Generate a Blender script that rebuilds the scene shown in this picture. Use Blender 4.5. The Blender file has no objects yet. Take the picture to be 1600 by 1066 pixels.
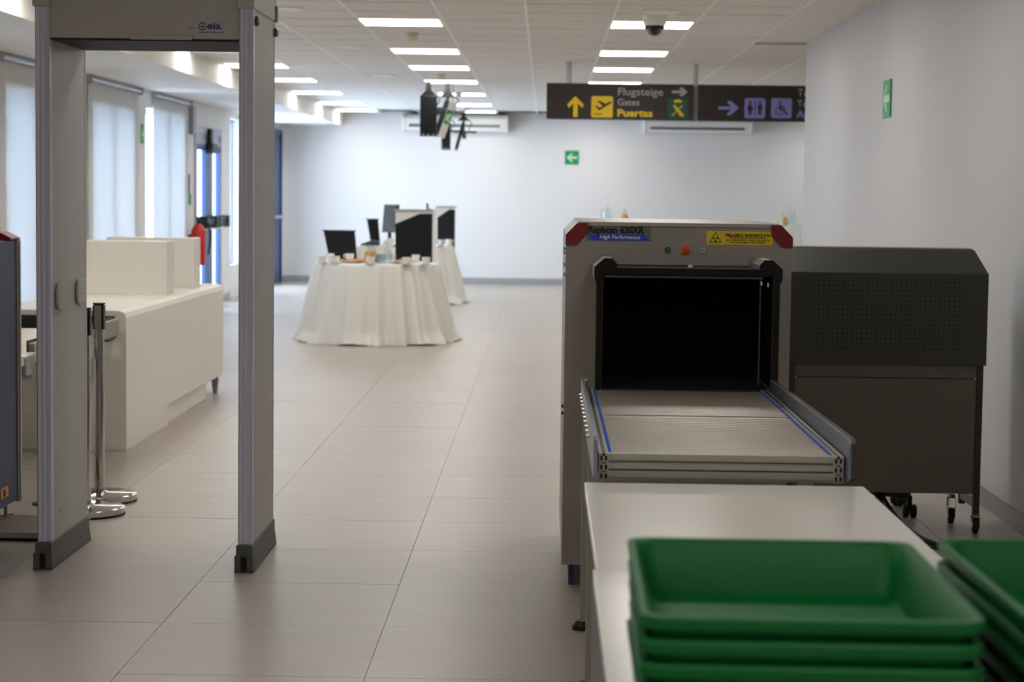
import bpy, bmesh, math, random
from mathutils import Matrix, Vector
random.seed(7)
PI = math.pi
sc = bpy.context.scene
COL = sc.collection
# ------------------------------------------------------------------ camera
cam_d = bpy.data.cameras.new('camera'); cam = bpy.data.objects.new('camera', cam_d); COL.objects.link(cam)
cam_d.sensor_width = 36.0; cam_d.lens = 70.0; cam_d.clip_end = 200
yaw, pitch, roll = .01575, math.atan(230.6/3111), .0125
fw = Vector((-math.sin(yaw)*math.cos(pitch), math.cos(yaw)*math.cos(pitch), -math.sin(pitch)))
rt0 = Vector((math.cos(yaw), math.sin(yaw), 0)); up0 = rt0.cross(fw)
rt = rt0*math.cos(roll) + up0*math.sin(roll); up = up0*math.cos(roll) - rt0*math.sin(roll)
M = Matrix((rt, up, -fw)).transposed().to_4x4(); M.translation = Vector((0, 0, 1.45))
cam.matrix_world = M
cam_d.dof.use_dof = True; cam_d.dof.focus_distance = 7.15; cam_d.dof.aperture_fstop = 5.0
sc.camera = cam
# ------------------------------------------------------------------ world, exposure
w = bpy.data.worlds.new('world'); sc.world = w; w.use_nodes = True
bg = w.node_tree.nodes['Background']; bg.inputs[0].default_value = (.60, .75, 1.0, 1); bg.inputs[1].default_value = 9.5
sc.view_settings.view_transform = 'Standard'; sc.view_settings.look = 'None'
sc.view_settings.gamma = 1; sc.view_settings.use_curve_mapping = False
sc.view_settings.exposure = 0.45
PANEL = 9.0           # strength of the ceiling light panels
sc.cycles.use_denoising = True; sc.cycles.max_bounces = 10; sc.cycles.diffuse_bounces = 5
sc.cycles.transparent_max_bounces = 12; sc.cycles.sample_clamp_indirect = 6
sc.cycles.caustics_reflective = False; sc.cycles.caustics_refractive = False

# ------------------------------------------------------------------ materials
def lin(c):
    return tuple((v/255/12.92 if v/255 <= .04045 else ((v/255+.055)/1.055)**2.4) for v in c)
def mat(name, col, rough=.5, metal=0, nscale=40, nvar=.04, bump=0.0, spec=.5, rnd=0.0, coat=0):
    m = bpy.data.materials.new(name); m.use_nodes = True
    nt = m.node_tree; N = nt.nodes; L = nt.links; b = N['Principled BSDF']
    c = lin(col)
    tc = N.new('ShaderNodeTexCoord'); no = N.new('ShaderNodeTexNoise')
    no.inputs['Scale'].default_value = nscale; no.inputs['Detail'].default_value = 4
    L.new(tc.outputs['Object'], no.inputs['Vector'])
    mx = N.new('ShaderNodeMix'); mx.data_type = 'RGBA'
    mx.inputs[6].default_value = tuple(v*(1-nvar) for v in c)+(1,)
    mx.inputs[7].default_value = tuple(min(1, v*(1+nvar)) for v in c)+(1,)
    L.new(no.outputs['Fac'], mx.inputs[0])
    out = mx.outputs[2]
    if rnd:
        oi = N.new('ShaderNodeObjectInfo'); hv = N.new('ShaderNodeHueSaturation')
        mr = N.new('ShaderNodeMapRange'); mr.inputs['To Min'].default_value = 1-rnd; mr.inputs['To Max'].default_value = 1+rnd
        L.new(oi.outputs['Random'], mr.inputs['Value']); L.new(mr.outputs[0], hv.inputs['Value'])
        L.new(out, hv.inputs['Color']); out = hv.outputs[0]
    L.new(out, b.inputs['Base Color'])
    b.inputs['Roughness'].default_value = rough; b.inputs['Metallic'].default_value = metal
    b.inputs['Specular IOR Level'].default_value = spec; b.inputs['Coat Weight'].default_value = coat
    if bump:
        bp = N.new('ShaderNodeBump'); bp.inputs['Strength'].default_value = bump; bp.inputs['Distance'].default_value = .01
        L.new(no.outputs['Fac'], bp.inputs['Height']); L.new(bp.outputs[0], b.inputs['Normal'])
    return m
def emit(name, col, s):
    m = bpy.data.materials.new(name); m.use_nodes = True; nt = m.node_tree; nt.nodes.clear()
    e = nt.nodes.new('ShaderNodeEmission'); e.inputs[0].default_value = tuple(col)+(1,); e.inputs[1].default_value = s
    o = nt.nodes.new('ShaderNodeOutputMaterial'); nt.links.new(e.outputs[0], o.inputs[0]); return m
def glassy(name, tint, gloss=.12, rough=.03):
    m = bpy.data.materials.new(name); m.use_nodes = True; nt = m.node_tree; nt.nodes.clear()
    t = nt.nodes.new('ShaderNodeBsdfTransparent'); t.inputs[0].default_value = tuple(tint)+(1,)
    g = nt.nodes.new('ShaderNodeBsdfGlossy'); g.inputs['Roughness'].default_value = rough
    fr = nt.nodes.new('ShaderNodeLayerWeight'); fr.inputs[0].default_value = .3
    ad = nt.nodes.new('ShaderNodeMath'); ad.operation = 'MULTIPLY_ADD'; ad.inputs[1].default_value = .3; ad.inputs[2].default_value = gloss*.4
    nt.links.new(fr.outputs['Facing'], ad.inputs[0])
    mx = nt.nodes.new('ShaderNodeMixShader'); o = nt.nodes.new('ShaderNodeOutputMaterial')
    nt.links.new(ad.outputs[0], mx.inputs[0]); nt.links.new(t.outputs[0], mx.inputs[1]); nt.links.new(g.outputs[0], mx.inputs[2])
    nt.links.new(mx.outputs[0], o.inputs[0]); return m
def cloth_blind(name):
    m = bpy.data.materials.new(name); m.use_nodes = True; nt = m.node_tree; nt.nodes.clear()
    d = nt.nodes.new('ShaderNodeBsdfDiffuse'); d.inputs[0].default_value = (.80, .81, .80, 1)
    t = nt.nodes.new('ShaderNodeBsdfTranslucent'); t.inputs[0].default_value = (.80, .82, .84, 1)
    wv = nt.nodes.new('ShaderNodeTexNoise'); wv.inputs['Scale'].default_value = 120
    bp = nt.nodes.new('ShaderNodeBump'); bp.inputs['Strength'].default_value = .1
    nt.links.new(wv.outputs[0], bp.inputs['Height']); nt.links.new(bp.outputs[0], d.inputs['Normal'])
    mx = nt.nodes.new('ShaderNodeMixShader'); mx.inputs[0].default_value = .25; o = nt.nodes.new('ShaderNodeOutputMaterial')
    nt.links.new(d.outputs[0], mx.inputs[1]); nt.links.new(t.outputs[0], mx.inputs[2]); nt.links.new(mx.outputs[0], o.inputs[0]); return m

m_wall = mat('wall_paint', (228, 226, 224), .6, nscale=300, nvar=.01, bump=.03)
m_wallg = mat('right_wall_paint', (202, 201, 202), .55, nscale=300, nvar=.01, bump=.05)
m_ceil = mat('ceiling_tile_mineral', (236, 233, 228), .7, nscale=120, nvar=.02, bump=.08, rnd=.015)
m_tbar = mat('ceiling_grid_white', (252, 252, 250), .4, nvar=.01)
m_void = mat('dark_joint', (104, 102, 98), .9)
m_soffit = mat('soffit_plaster', (232, 229, 223), .6, nscale=200, nvar=.01)
# floor tile: stone-look porcelain with streaks along X
def tile_mat(name, rnd):
    m = mat(name, (176, 166, 155), .33, nscale=2.2, nvar=.05, rnd=rnd, spec=.45)
    nt = m.node_tree; N = nt.nodes; L = nt.links
    no = [n for n in N if n.type == 'TEX_NOISE'][0]; tc = [n for n in N if n.type == 'TEX_COORD'][0]
    geo = N.new('ShaderNodeNewGeometry'); mp = N.new('ShaderNodeMapping'); mp.inputs['Scale'].default_value = (1, 5, 1)
    L.new(geo.outputs['Position'], mp.inputs[0]); L.new(mp.outputs[0], no.inputs['Vector']); no.inputs['Detail'].default_value = 7
    b = N['Principled BSDF']
    n2 = N.new('ShaderNodeTexNoise'); n2.inputs['Scale'].default_value = 3; n2.inputs['Detail'].default_value = 5
    L.new(mp.outputs[0], n2.inputs['Vector'])
    mr = N.new('ShaderNodeMapRange'); mr.inputs['To Min'].default_value = .26; mr.inputs['To Max'].default_value = .44
    L.new(n2.outputs[0], mr.inputs['Value']); L.new(mr.outputs[0], b.inputs['Roughness'])
    return m
m_tile = tile_mat('floor_porcelain', .03)
m_grout = mat('grout', (140, 131, 122), .85, nscale=60)
m_gate = mat('gate_grey_laminate', (172, 170, 166), .42, nscale=250, nvar=.02)
m_gatehead = mat('gate_header_grey', (176, 172, 166), .42, nscale=250, nvar=.02)
m_gdark = mat('gate_dark_trim', (84, 85, 84), .5)
m_hdark = mat('header_dark_underside', (26, 27, 28), .7)
m_profile = mat('gate_translucent_profile', (196, 196, 212), .3, nscale=30, nvar=.03, spec=.6)
m_foot = mat('gate_rubber_foot', (74, 75, 74), .5, nscale=90, nvar=.06)
m_black = mat('black_plastic', (16, 16, 17), .45, nvar=.1)
m_blackm = mat('black_matt_void', (5, 5, 5), .9)
m_dark = mat('dark_grey_metal', (60, 59, 57), .45, metal=.2)
m_xray = mat('scanner_grey_powdercoat', (154, 146, 140), .42, metal=.1, nscale=400, nvar=.02, bump=.03)
m_xtop = mat('scanner_top_metal', (172, 166, 158), .35, metal=.4, nscale=300)
m_red = mat('red_corner_plastic', (122, 16, 18), .35, nvar=.05)
m_steel = mat('chrome_steel', (205, 203, 200), .1, metal=1, nvar=.02)
m_brush = mat('brushed_aluminium', (180, 176, 168), .38, metal=.85, nscale=200, nvar=.04)
m_alu = mat('aluminium_profile', (168, 165, 155), .45, metal=.5, nscale=200, nvar=.03)
m_roll = mat('zinc_roller', (196, 188, 180), .36, metal=.85, nscale=50, nvar=.06)
m_bluep = mat('blue_plastic', (22, 78, 190), .4)
m_guard = mat('guard_plate_grey', (128, 134, 148), .35, metal=.35)
m_white = mat('white_laminate', (236, 233, 228), .22, nscale=60, nvar=.01)
m_table = mat('table_white_laminate', (208, 204, 196), .2, nscale=60, nvar=.015)
m_green = mat('green_polypropylene', (1, 98, 42), .5, nscale=60, nvar=.05, spec=.28)
m_gcab = mat('cabinet_grey', (112, 101, 94), .5, nscale=300, nvar=.03)
m_gcover = mat('cabinet_dark_cover', (66, 66, 65), .42, nscale=300, nvar=.04)
m_counter = mat('counter_solid_white', (236, 231, 222), .35, nscale=60, nvar=.01)
m_cloth = mat('white_linen', (232, 230, 224), .85, nscale=300, nvar=.02, bump=.1)
m_porc = mat('white_porcelain', (236, 236, 232), .18)
m_juice = mat('orange_juice', (252, 176, 8), .4, nvar=.05)
m_glass = glassy('clear_glass', (.93, .96, .96))
m_pane = glassy('window_glass', (.92, .96, .97), .05)
m_bread = mat('baked_pastry', (206, 138, 70), .7, nscale=30, nvar=.2, bump=.2)
m_blueframe = mat('navy_door_frame', (44, 74, 124), .4, nvar=.04)
m_bluemach = mat('navy_machine_panel', (52, 58, 92), .5, nscale=300, nvar=.05)
m_lav = mat('pale_frame_grey', (176, 182, 196), .45)
m_pole = mat('pole_light_grey', (200, 200, 198), .4)
m_hoodtop = mat('hood_top_grey', (84, 80, 77), .85, spec=.05)
m_tube = mat('pale_blue_tube', (196, 212, 236), .3)
m_blind = cloth_blind('roller_blind_fabric')
m_yel = mat('sign_yellow', (240, 200, 0), .5, nvar=.01)
m_labyel = mat('label_yellow', (236, 200, 20), .45, nvar=.02)
m_signblk = mat('sign_black_face', (44, 36, 34), .55, nvar=.02)
m_signgrey = mat('sign_grey_lettering', (176, 174, 172), .5)
m_violet = mat('sign_violet', (140, 140, 214), .5, nvar=.01)
m_signgreen = mat('sign_dark_green', (10, 84, 62), .5, nvar=.02)
m_egreen = mat('exit_green', (0, 150, 92), .5, nvar=.02)
m_lime = mat('exit_pale_symbol', (206, 236, 190), .5, nvar=.01)
m_ink = mat('black_ink', (20, 18, 20), .6)
m_logo = mat('blue_logo_ink', (38, 44, 140), .5)
m_strip = mat('royal_blue_label', (34, 66, 200), .45)
m_labgrey = mat('label_grey', (112, 110, 110), .4)
m_whitei = mat('white_ink', (225, 225, 230), .5)
m_btn = mat('button_ring_grey', (190, 190, 186), .3, metal=.2)
m_btng = mat('button_green', (0, 110, 80), .35)
m_btnr = mat('button_red', (214, 66, 24), .35)
m_btno = mat('button_orange_ring', (236, 160, 30), .4)
m_extred = mat('extinguisher_red', (196, 30, 22), .3)
m_cream = mat('detector_cream', (222, 210, 186), .5)
m_scr = mat('monitor_grey_back', (112, 116, 126), .5)
m_fabric = mat('black_mesh_fabric', (14, 15, 20), .85, nscale=400, nvar=.1)
m_taupe = mat('taupe_rail', (150, 144, 138), .4, metal=.3)
m_led = emit('led_panel_light', (1.0, .965, .90), PANEL)
m_orange = mat('orange_sticker', (226, 140, 24), .5)
m_rubber = mat('black_rubber', (12, 12, 12), .6)
m_belt = mat('black_belt', (20, 20, 20), .6, nscale=300, nvar=.1)

# ------------------------------------------------------------------ geometry helpers
class G:
    def __init__(s): s.v = []; s.f = []
    def add(s, vs, fs):
        o = len(s.v); s.v += [tuple(v) for v in vs]; s.f += [tuple(i+o for i in f) for f in fs]; return s
    def box(s, x0, x1, y0, y1, z0, z1):
        v = [(x, y, z) for z in (z0, z1) for y in (y0, y1) for x in (x0, x1)]
        return s.add(v, [(0, 2, 3, 1), (4, 5, 7, 6), (0, 1, 5, 4), (2, 6, 7, 3), (0, 4, 6, 2), (1, 3, 7, 5)])
    def prism(s, poly, axis, a, b):
        # poly: list of 2D points in the plane normal to axis, extruded a..b
        def P(p, t): return {'x': (t, p[0], p[1]), 'y': (p[0], t, p[1]), 'z': (p[0], p[1], t)}[axis]
        n = len(poly); vs = [P(p, a) for p in poly]+[P(p, b) for p in poly]
        fs = [tuple(range(n)), tuple(range(2*n-1, n-1, -1))]+[(i, i+n, (i+1) % n+n, (i+1) % n) for i in range(n)]
        return s.add(vs, fs)
    def cyl(s, c0, c1, r0, r1=None, seg=16, cap=True):
        r1 = r0 if r1 is None else r1
        c0 = Vector(c0); c1 = Vector(c1); d = (c1-c0).normalized()
        a = d.orthogonal().normalized(); b = d.cross(a)
        vs = [c0+(a*math.cos(2*PI*i/seg)+b*math.sin(2*PI*i/seg))*r0 for i in range(seg)]
        vs += [c1+(a*math.cos(2*PI*i/seg)+b*math.sin(2*PI*i/seg))*r1 for i in range(seg)]
        fs = [(i, (i+1) % seg, (i+1) % seg+seg, i+seg) for i in range(seg)]
        if cap: fs += [tuple(range(seg-1, -1, -1)), tuple(range(seg, 2*seg))]
        return s.add(vs, fs)
    def lathe(s, prof, c=(0, 0, 0), seg=24):
        vs = []; fs = []; n = len(prof)
        for i in range(seg):
            t = 2*PI*i/seg
            for r, z in prof: vs.append((c[0]+r*math.cos(t), c[1]+r*math.sin(t), c[2]+z))
        for i in range(seg):
            j = (i+1) % seg
            for k in range(n-1): fs.append((i*n+k, j*n+k, j*n+k+1, i*n+k+1))
        fs.append(tuple(i*n for i in range(seg-1, -1, -1))); fs.append(tuple(i*n+n-1 for i in range(seg)))
        return s.add(vs, fs)
    def tube(s, pts, r, seg=8):
        pts = [Vector(p) for p in pts]; rings = []; vs = []; fs = []
        prev = None
        for i, p in enumerate(pts):
            d = (pts[min(i+1, len(pts)-1)]-pts[max(i-1, 0)]).normalized()
            a = d.orthogonal().normalized() if prev is None else (prev-d*prev.dot(d)).normalized()
            prev = a; b = d.cross(a)
            vs += [p+(a*math.cos(2*PI*k/seg)+b*math.sin(2*PI*k/seg))*r for k in range(seg)]
        for i in range(len(pts)-1):
            for k in range(seg): fs.append((i*seg+k, i*seg+(k+1) % seg, (i+1)*seg+(k+1) % seg, (i+1)*seg+k))
        fs += [tuple(range(seg-1, -1, -1)), tuple((len(pts)-1)*seg+k for k in range(seg))]
        return s.add(vs, fs)
    def tf(s, m):
        s.v = [tuple(m @ Vector(v)) for v in s.v]; return s
def smooth_path(pts, n=6):
    P = [Vector(p) for p in pts]; out = []
    for i in range(len(P)-1):
        p0 = P[max(i-1, 0)]; p1 = P[i]; p2 = P[i+1]; p3 = P[min(i+2, len(P)-1)]
        for k in range(n):
            t = k/n
            out.append(.5*((2*p1)+(-p0+p2)*t+(2*p0-5*p1+4*p2-p3)*t*t+(-p0+3*p1-3*p2+p3)*t**3))
    out.append(P[-1]); return out
def build(name, g, m, parent=None, bev=0, smooth=False, seg=2, kind=None, label=None):
    me = bpy.data.meshes.new(name)
    me.from_pydata(g.v, [], g.f)
    bm = bmesh.new(); bm.from_mesh(me)
    bmesh.ops.recalc_face_normals(bm, faces=bm.faces)
    if bev:
        es = [e for e in bm.edges if len(e.link_faces) == 2 and e.calc_face_angle(0) > .6]
        bmesh.ops.bevel(bm, geom=es, offset=bev, segments=seg, affect='EDGES', profile=.5)
    if smooth:
        for f in bm.faces: f.smooth = True
        for e in bm.edges:
            if len(e.link_faces) == 2 and e.calc_face_angle(0) > .7: e.smooth = False
    bm.to_mesh(me); bm.free()
    me.materials.append(m)
    o = bpy.data.objects.new(name, me); COL.objects.link(o)
    if parent: o.parent = parent
    if kind: o['kind'] = kind
    if label: o['label'] = label
    return o
def thing(name, label, cat, loc=(0, 0, 0), rz=0, group=None):
    o = bpy.data.objects.new(name, None); COL.objects.link(o); o.empty_display_size = .1
    o.location = loc; o.rotation_euler = (0, 0, rz); o['label'] = label; o['category'] = cat
    if group: o['group'] = group
    return o
def tag(o, label, cat, group=None):
    o['label'] = label; o['category'] = cat
    if group: o['group'] = group
    return o
def struct(name, g, m, parent=None, **k):
    o = build(name, g, m, parent, **k)
    if not parent: o['kind'] = 'structure'
    return o
def dup(root, loc, rz=None, label=None):
    r = root.copy(); COL.objects.link(r); r.location = loc
    if rz is not None: r.rotation_euler = (0, 0, rz)
    if label: r['label'] = label
    for ch in list(root.children):
        c = ch.copy(); COL.objects.link(c); c.parent = r
        for g2 in ch.children:
            d = g2.copy(); COL.objects.link(d); d.parent = c
    return r
def share(o, loc, parent=None, rz=None):
    c = o.copy(); COL.objects.link(c); c.location = loc
    if rz is not None: c.rotation_euler = (0, 0, rz)
    c.parent = parent if parent else o.parent
    return c
FRONT = Matrix.Rotation(PI/2, 4, 'X')          # writing that faces -Y
def text(name, s, size, loc, m, parent, rot=FRONT, bold=0, align='LEFT', sx=1.0, shear=0, w=None):
    cu = bpy.data.curves.new(name, 'FONT'); cu.body = s; cu.size = size; cu.extrude = .0004; cu.offset = bold*size
    cu.align_x = align; cu.shear = shear; cu.resolution_u = 3
    t = bpy.data.objects.new('tmp', cu); COL.objects.link(t)
    dg = bpy.context.evaluated_depsgraph_get(); dg.update()
    me = bpy.data.meshes.new_from_object(t.evaluated_get(dg)); me.name = name
    bpy.data.objects.remove(t); bpy.data.curves.remove(cu)
    if w:
        xs = [v.co.x for v in me.vertices]; sx = w/(max(xs)-min(xs))
    me.transform(Matrix.Translation(loc) @ rot @ Matrix.Diagonal((sx, 1, 1, 1)))
    me.materials.clear(); me.materials.append(m)
    o = bpy.data.objects.new(name, me); COL.objects.link(o); o.parent = parent
    return o
def oct_rect(x0, x1, z0, z1, c):
    return [(x0+c, z0), (x1-c, z0), (x1, z0+c), (x1, z1-c), (x1-c, z1), (x0+c, z1), (x0, z1-c), (x0, z0+c)]
def round_rect(x0, x1, z0, z1, r, n=5):
    out = []
    for cx, cz, a in ((x1-r, z0+r, -PI/2), (x1-r, z1-r, 0), (x0+r, z1-r, PI/2), (x0+r, z0+r, PI)):
        for i in range(n+1):
            t = a+PI/2*i/n; out.append((cx+r*math.cos(t), cz+r*math.sin(t)))
    return out

# ================================================================== ROOM
XL, XR, YB, ZC = -4.2, 2.1, 31.8, 2.7
TX, TY = .7425, .711
fl = struct('floor', G().box(-4.4, 8.2, -5.2, 32.1, -.12, -.003), m_grout)
tx0 = -.52 - 5*TX; ty0 = 8.70 - 5*TY
def tile_g(x0, x1, y0, y1): return G().box(x0+.001, x1-.001, y0+.001, y1-.001, -.02, 0)
proto = None
for j in range(22):
    for i in range(9):
        x = tx0+i*TX; y = ty0+j*TY
        if proto is None:
            proto = build('floor_tile', G().box(.001, TX-.001, .001, TY-.001, -.02, 0), m_tile, fl); proto.location = (x, y, 0)
        else: share(proto, (x, y, random.uniform(-.0004, .0003)))
g = G()
yend = ty0+22*TY; x9 = tx0+9*TX
j = 0
while yend+j*TY < 31.8:
    for i in range(17):
        g.box(tx0+i*TX+.0015, tx0+(i+1)*TX-.0015, yend+j*TY+.0015, min(31.8, yend+(j+1)*TY)-.0015, -.02, 0)
    j += 1
for jj in range(-14, 22):
    y = ty0+jj*TY
    for i in range(9 if jj < 0 else 0): g.box(tx0+i*TX+.0015, tx0+(i+1)*TX-.0015, y+.0015, y+TY-.0015, -.02, 0)
    if y > 15.3:
        for i in range(9, 17): g.box(tx0+i*TX+.0015, tx0+(i+1)*TX-.0015, y+.0015, y+TY-.0015, -.02, 0)
build('far_floor_tiles', g, m_tile, fl, kind='stuff')

# ceiling: grid with dropped tiles, light bars along Y, thin dark joints along X
ce = struct('ceiling', G().box(-4.4, 8.2, -5.2, 32.1, ZC+.03, ZC+.15), m_void)
CX, CY = .6125, .66
cx0 = -3.212; cy0 = 13.26-2*CY
proto = None
for j in range(20):
    for i in range(8):
        x = cx0+i*CX; y = cy0+j*CY
        if proto is None:
            proto = build('ceiling_tile', G().box(.008, CX-.008, .016, CY-.016, 0, .02), m_ceil, ce); proto.location = (x, y, ZC)
        else: share(proto, (x, y, ZC+random.uniform(-.0006, .0006)))
g = G()
yend = cy0+20*CY
for jj in range(-26, 28):
    y = cy0+jj*CY
    for i in range(0 if (jj < 0 or jj >= 20) else 8, 18):
        if i >= 8 and y < 16.2: continue
        x = cx0+i*CX
        y1 = min(y+CY, 31.8)
        if y1-y > .1: g.box(x+.008, x+CX-.008, y+.016, y1-.016, ZC, ZC+.02)
build('far_ceiling_tiles', g, m_ceil, ce, kind='stuff')
for i in range(18):
    x = cx0+i*CX
    build('grid_bar', G().box(x-.009, x+.009, -5 if i <= 8 else 16.25, 31.8, ZC-.003, ZC+.025), m_tbar, ce)
struct('trim_1', G().box(cx0+8*CX+.01, XR+.05, -5, 16.28, ZC-.004, ZC+.03), m_soffit)       # plaster margin beside the right wall
# lowered soffit and bulkhead on the window side
struct('trim_2', G().box(XL-.1, cx0-.01, -5, 31.8, 2.485, ZC+.03), m_soffit, bev=.004)
# walls
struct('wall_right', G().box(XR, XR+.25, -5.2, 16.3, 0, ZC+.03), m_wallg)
struct('wall_alcove', G().box(XR+.25, 8.2, 16.05, 16.3, 0, ZC+.03), m_wall)
struct('wall_far_right', G().box(8.0, 8.2, 16.3, 32, 0, ZC+.03), m_wall)
struct('wall_back', G().box(XL-.2, 8.2, YB, YB+.25, 0, ZC+.1), m_wall)
struct('wall_front', G().box(XL-.2, XR+.25, -5.2, -5.0, 0, ZC+.03), m_wall)
m_base = mat('baseboard_grey', (160, 158, 160), .4)
m_based = mat('baseboard_stone', (120, 110, 102), .4)
struct('baseboard_back', G().box(XL, 8, YB-.015, YB, 0, .1), m_base)
g = struct('baseboard_right', G().box(XR-.014, XR, -5, 16.3, 0, .085), m_based)
# left wall: piers between openings; openings list (y0, y1, z0, z1)
OPEN = [(12.4, 14.3), (15.45, 17.3), (18.42, 20.3), (20.94, 23.15), (23.8, 25.72), (26.55, 27.3), (28.0, 30.4), (30.45, 31.6)]  # second-last opening is added: hidden glazing that washes the back wall with daylight
g = G(); y = -5.2
for k, (a, b) in enumerate(OPEN):
    g.box(XL-.25, XL, y, a, 0, 2.6)
    z1 = [2.24, 2.24, 2.24, 2.3, 2.22, 2.4, 2.4, 2.4][k]
    g.box(XL-.25, XL, a, b, z1, 2.6)
    if k in (5,): g.box(XL-.25, XL, a, b, 0, .44)
    y = b
g.box(XL-.25, XL, y, 32, 0, 2.6)
struct('wall_left', g, m_wall)
struct('baseboard_left', G().box(XL, XL+.012, 27.65, 30.4, 0, .09).box(XL, XL+.012, 25.75, 26.5, 0, .09), m_base)
nw = 0
for k, (a, b) in enumerate(OPEN):
    if k in (4, 7): continue
    nw += 1  # last number goes to the added daylight opening
    z0 = .44 if k == 5 else .04; z1 = [2.24, 2.24, 2.24, 2.3, 2.22, 2.4, 2.4, 2.4][k]
    fr = struct('window_%d' % nw, G().box(XL-.16, XL-.1, a, a+.05, z0, z1).box(XL-.16, XL-.1, b-.05, b, z0, z1)
                .box(XL-.16, XL-.1, a+.05, b-.05, z1-.05, z1).box(XL-.16, XL-.1, a+.05, b-.05, z0-.04, z0+.03), m_lav)
    if b-a > 1.5: build('mullion', G().box(XL-.16, XL-.1, (a+b)/2-.07+(.15 if k == 3 else 0), (a+b)/2+.07+(.15 if k == 3 else 0), z0, z1), m_lav, fr)
    else: build('window_handle', G().box(XL-.1, XL-.06, a+.03, a+.05, 1.3, 1.34).box(XL-.07, XL-.055, a+.03, a+.05, 1.18, 1.34), m_dark, fr)
    build('pane', G().box(XL-.135, XL-.13, a+.05, b-.05, z0, z1-.05), m_pane, fr)
# roller blinds, each a thing
BL = [('pale roller blind at the near end of the window wall, beyond the left edge', 12.2, 14.53),
      ('pale roller blind left of the detector gate, above the navy machine', 15.25, 17.5),
      ('pale roller blind seen through the gate, nearer of the two there', 18.22, 20.5),
      ('pale roller blind seen through the gate, beside the narrow daylight strip', 21.25, 23.36)]
for i, (_, a, b) in enumerate(BL):
    lab = _
    t = thing('roller_blind', lab, 'blind', (XL, (a+b)/2, 0), group='roller blinds on the window wall')
    h = (b-a)/2
    build('blind_fabric', G().box(.012, .014, -h, h, .06, 2.42), m_blind, t)
    build('roller_tube', G().cyl((.03, -h, 2.45), (.03, h, 2.45), .02), m_tube, t, smooth=True)
    build('bottom_bar', G().box(.006, .02, -h, h, .04, .065), m_lav, t, bev=.003)
    for s_ in (h, -h-.015): build('tube_bracket', G().box(0, .06, s_, s_+.015, 2.41, 2.48), m_lav, t)
# glazed double door in left wall
d1 = struct('door_1', G().box(XL-.06, XL+.02, 23.8, 23.87, 0, 2.22).box(XL-.06, XL+.02, 25.65, 25.72, 0, 2.22).box(XL-.06, XL+.02, 23.87, 25.65, 2.13, 2.22)
            .box(XL-.05, XL+.01, 23.87, 25.65, 2.0, 2.06), m_lav)
for a, b in ((23.87, 24.76), (24.77, 25.65)):
    lf = build('door_leaf', G().box(XL-.03, XL+.02, a, a+(.07 if a < 24 else .26), .02, 2.0).box(XL-.03, XL+.02, b-(.26 if a < 24 else .1), b, .02, 2.0)
               .box(XL-.03, XL+.02, a, b, 1.93, 2.0).box(XL-.03, XL+.02, a, b, .02, .16), m_blueframe, d1)
    build('pane', G().box(XL-.01, XL-.005, a+.06, b-.09, .16, 1.93), m_pane, lf)
    build('panic_bar', G().box(XL+.05, XL+.12, a+.08, b-.08, 1.03, 1.09).box(XL+.02, XL+.15, a+.04, a+.16, .98, 1.13).box(XL+.02, XL+.15, b-.16, b-.04, .98, 1.13), m_black, lf, bev=.012)
    build('panic_bar_plate', G().box(XL+.04, XL+.16, a+.05, b-.05, .965, .98), m_cream, lf)
build('door_closer', G().box(XL+.02, XL+.1, 24.55, 24.95, 1.9, 2.02).box(XL+.02, XL+.07, 24.62, 24.8, 2.02, 2.2), m_black, d1, bev=.01)
build('top_panel', G().box(XL-.02, XL-.0, 23.87, 25.65, 1.99, 2.13), m_lav, d1)
# far blue metal door
d2 = struct('door_2', G().box(XL-.1, XL+.03, 30.45, 30.52, 0, 2.4).box(XL-.1, XL+.03, 31.53, 31.6, 0, 2.4).box(XL-.1, XL+.03, 30.52, 31.53, 2.33, 2.4), m_blueframe)
lf = build('door_leaf', G().box(XL-.05, XL+.005, 30.52, 31.53, .01, 2.33), m_blueframe, d2)
for z in (.25, .4, .55, 1.0, 1.3, 1.38, 1.7, 1.95, 2.05, 2.15):
    build('bolt', G().cyl((XL+.005, 31.1, z), (XL+.02, 31.1, z), .03, seg=10), m_steel, lf)
build('door_handle', G().box(XL+.005, XL+.09, 30.6, 31.3, 1.02, 1.06), m_lav, lf, bev=.01)

# ================================================================== LIGHTS
rows = [14.75, 17.72, 20.05, 22.55, 25.4, 28.35, 30.75]
near = [11.85, 9.1, 6.3, 3.5, 1.4, -1.6]  # rows behind the trays are added, unseen, to brighten camera-facing fronts
ordn = ['nearest in view', 'second in view', 'third in view', 'middle', 'third from back wall', 'second from back wall', 'last before back wall']
cols = [(-3.205, 'window bulkhead row'), (-1.375, 'row over the hanging monitors'), (.46, 'row above the hanging sign')]
lp = None
def panel(x, y, lab):
    global lp
    if lp is None:
        lp = thing('ceiling_light', lab, 'ceiling light', (x, y, ZC), group='square ceiling light panels')
        build('frame', G().box(0, .6, 0, .012, -.008, 0).box(0, .6, .588, .6, -.008, 0).box(0, .012, .012, .588, -.008, 0).box(.588, .6, .012, .588, -.008, 0), m_tbar, lp)
        build('diffuser', G().box(.012, .588, .012, .588, -.006, -.001), m_led, lp)
        return
    dup(lp, (x, y, ZC), label=lab)
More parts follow.
